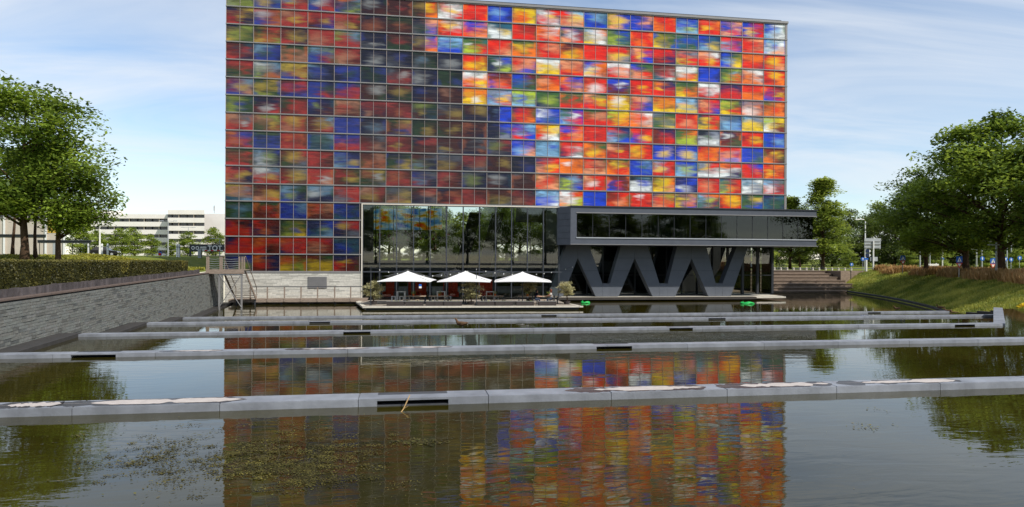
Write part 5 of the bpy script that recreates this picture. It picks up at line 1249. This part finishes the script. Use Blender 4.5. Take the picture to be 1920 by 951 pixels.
lamp(315, 125, 414, 'tall twin-arm lamp post in front of the white office', M_grey, 1, None, double=True)
lamp(353, 150, 426, 'twin-arm lamp post over the office forecourt', M_grey, 1, None, double=True)
lamp(412, 112, 447, 'twin-arm lamp post beside the tall leafy tree', M_grey, 1, None, double=True)
lamp(187, 95, 415, 'pale single post lamp beside the parked dark car', M_white, 1)
def crossing(px, D, ty, label, z=G - .03):
    p = bp(px, D, z); h = CAMZ + (hz(px) - ty) / F * D - p.z; t = thing('crossing_sign', label, 'road sign', p, rz=-YAW)
    mb = MB(); mb.tube([(0, .06, 0), (0, .06, h)], .04, 8); part('post', mb, M_grey, t); s_ = .33
    mb = MB(); mb.box(-s_, s_, 0, .03, h - 2 * s_, h); pn = part('blue_panel', mb, M_blue, t)
    mb = MB(); mb.eprism([(-.22, h - 2 * s_ + .1), (.22, h - 2 * s_ + .1), (0, h - .1)], -.012, -.001); part('white_triangle', mb, M_white, pn)
    mb = MB(); mb.tube([(0, -.02, h - .26), (0, -.02, h - .44), (.07, -.02, h - .56)], .025, 5); part('walking_figure', mb, M_tyre, pn)
    mb = MB(); z0 = h - 2 * s_ - .03; mb.eprism([(0, z0 - .6), (.36, z0), (-.36, z0)], 0, .03); y_ = part('yield_triangle', mb, M_red, t)
    mb = MB(); mb.eprism([(0, z0 - .42), (.2, z0 - .09), (-.2, z0 - .09)], -.012, -.001); part('yield_centre', mb, M_white, y_)
crossing(1693, 88, 479, 'blue crossing sign with yield triangle among the tawny grass'); crossing(1799, 72, 481, 'blue crossing sign with yield triangle before the large bank tree'); crossing(1862, 80, 484, 'blue crossing sign beside the double tree trunk')
def sign_board(): 
    p = bp(1638, 108); t = thing('sign_back', 'grey back of a large direction sign on a white post', 'road sign', p, rz=-YAW); k = 108 / F
    mb = MB(); mb.tube([(0, .1, 0), (0, .1, (485.7 - 452) * k + CAMZ - G + .03)], .12, 8); part('post', mb, M_white, t); z = lambda y: (485.8 - y) * k + CAMZ - G + .03
    for y0, y1 in ((458, 447), (467, 458.4)):
        mb = MB(); mb.box(-16 * k, 14.5 * k, .22, .28, z(y0), z(y1)); part('panel', mb, M_grey, t)
    for y in (453, 459, 465): mb = MB(); mb.box(-15 * k, 13 * k, .14, .22, z(y) - .05, z(y) + .05); part('bracket_rail', mb, M_frame, t)
    mb = MB(); mb.box(-5 * k, 9 * k, .22, .27, z(490), z(482)); part('lower_panel', mb, M_grey, t)
sign_board()
p = bp(1627, 104); k = 104 / F; t = thing('arrow_signs', 'pair of dark blue direction boards and small blue plate on a post', 'road sign', p, rz=-YAW); z = lambda y: (485.8 - y) * k + CAMZ - G + .03
mb = MB(); mb.tube([(-.2, .1, 0), (-.2, .1, z(466))], .06, 8); part('post', mb, M_grey, t)
M_navyp = mat('navy_panel', srgb(28, 44, 78), .4, .4)
for y0, y1 in ((474, 468), (482, 475.5)):
    mb = MB(); mb.box(-4 * k, 3 * k, 0, .05, z(y0), z(y1)); q_ = part('board', mb, M_navyp, t); mb = MB(); mb.eprism([(3 * k + .01, z(y0)), (6 * k, z((y0 + y1) / 2)), (3 * k + .01, z(y1))], 0, .05); part('white_arrow', mb, M_white, q_)
mb = MB(); mb.box(-11 * k, 1 * k, -.02, .03, z(487.5), z(484)); part('blue_plate', mb, M_blue, t)
mb = MB(); mb.lathe([(.16, 0), (.16, z(488)), (.13, z(488) + .02)], (-.2, .1), 10); part('white_sleeve', mb, M_white, t)
p = bp(1767, 96); k = 96 / F; z = lambda y: (485.8 - y) * k + CAMZ - G + .03
t = thing('signpost', 'white post with pale arrow board and blue sleeve on the bank', 'road sign', p, rz=-YAW)
mb = MB(); mb.tube([(0, 0, 0), (0, 0, z(449))], .09, 8); part('post', mb, M_white, t); mb = MB(); mb.eprism([(1 * k, z(468)), (13 * k, z(468)), (16.5 * k, z(465)), (13 * k, z(462)), (1 * k, z(462))], -.1, -.04); part('arrow_board', mb, M_cream, t)
for y0, y1, m_ in ((486, 483.5, M_blue), (504, 500, M_blue)): mb = MB(); mb.lathe([(.2, z(y0)), (.2, z(y1)), (.17, z(y1) + .01)], n=10); part('blue_sleeve', mb, m_, t)
for px, D, y0, lab in ((1618, 100, 486, 'small round blue sign by the end of the steps'), (1842, 90, 485, 'small blue and white sign on the thin pole'), (1886, 95, 486, 'round blue sign between the bank trees near the road'), (1896, 100, 487, 'round blue sign just past the thick trunk'), (1912, 92, 484, 'larger round blue sign at the road edge'), (1597, 118, 496, 'low round blue sign behind the tawny grass')):
    p = bp(px, D); k = D / F; h = (hz(px) - y0) * k + CAMZ - G + .03; t = thing('round_sign', lab, 'road sign', p, rz=-YAW); mb = MB(); mb.tube([(0, .05, 0), (0, .05, h + .1)], .035, 6); part('post', mb, M_grey, t)
    mb = MB(); n = 16; vs = [(.3 * math.cos(6.283 * i / n), y_, h + .3 * math.sin(6.283 * i / n)) for y_ in (0, .03) for i in range(n)]; mb.add(vs, [tuple(range(n)), tuple(range(n, 2 * n))[::-1]] + [(i, n + i, n + (i + 1) % n, (i + 1) % n) for i in range(n)]); q_ = part('disc', mb, M_blue, t)
    mb = MB(); mb.eprism([(-.05, h - .17), (.05, h - .17), (.05, h + .03), (.13, h + .03), (0, h + .2), (-.13, h + .03), (-.05, h + .03)], -.012, -.001); part('white_mark', mb, M_white, q_)
for px, D, ty, lab in ((1868, 71, 455, 'plain grey pole beside the tall bank tree'), (1888, 110, 440, 'distant rail mast with short cross arm, beside the wood'), (1896, 118, 455, 'shorter rail mast behind the bank trees'), (1831, 100, 465, 'thin grey mast in the clearing of the wood')):
    p = bp(px, D); h = CAMZ + (hz(px) - ty) / F * D - p.z; t = thing('mast', lab, 'mast', p, rz=-YAW); mb = MB(); mb.tube([(0, 0, 0), (0, 0, h)], [.11, .08], 8); part('shaft', mb, M_grey, t); mb = MB(); mb.box(-.9, .3, -.05, .05, h - .3, h - .18); part('cross_arm', mb, M_grey, t)
p = bp(1750, 92); t = thing('road_barrier', 'small white barrier board on posts on the bank crest', 'barrier', p, rz=-YAW)
mb = MB(); mb.box(-.75, .75, -.03, .03, 1.0, 1.3); part('board', mb, M_white, t)
for x in (-.45, .4): mb = MB(); mb.box(x - .06, x + .06, -.031, .09, 0, 1.4); part('post', mb, M_white, t)
for px, D, y0, y1, m_, lab in ((300, 100, 483, 472, M_blue, 'blue square parking sign with red disc before the office'), (275, 92, 483, 478, M_cream, 'cream utility box at the end of the ground cover'), (310, 100, 483, 478, M_grey, 'round grey sign near the blue parking sign')):
    p = gp(px, D); k = D / F; z = lambda y: (478.5 - y) * k + CAMZ - p.z; t = thing('small_sign' if m_ is not M_cream else 'utility_box', lab, 'sign' if m_ is not M_cream else 'box', p, rz=-YAW)
    mb = MB(); w_ = (3 if m_ is not M_cream else 5) * k; mb.box(-w_, w_, -.05, .05 if m_ is not M_cream else .5, max(.05, z(y0) + .3), z(y1)); part('panel', mb, m_, t)
    mb = MB(); mb.box(-.05, .05, .06, .14, 0, z(y1) - .05); part('post', mb, M_grey, t)
    if m_ is M_blue: mb = MB(); mb.lathe([(.02, -.02), (.22, -.01), (.22, .01), (.02, .02)], n=14); o = part('red_disc', mb, M_red, t, loc=(0, -.08, max(.05, z(y0) + .3) + .2)); o.rotation_euler = (R(90), 0, 0)
for px in (166, 191, 202, 332, 336): 
    p = gp(px, 86); t = thing('white_post', 'slim white post beside the parking area', 'post', p, 'white posts by the parking area'); mb = MB(); mb.lathe([(.12, 0), (.12, 1.6), (.06, 1.68)], n=10); part('shaft', mb, M_white, t); mb = MB(); mb.lathe([(.125, 1.2), (.127, 1.3), (.125, 1.4)], n=10); part('band', mb, M_grey, t)
for o in C.objects:
    if o.parent is None and o.type == 'EMPTY' and not o.get('label'): print('unlabelled', o.name)
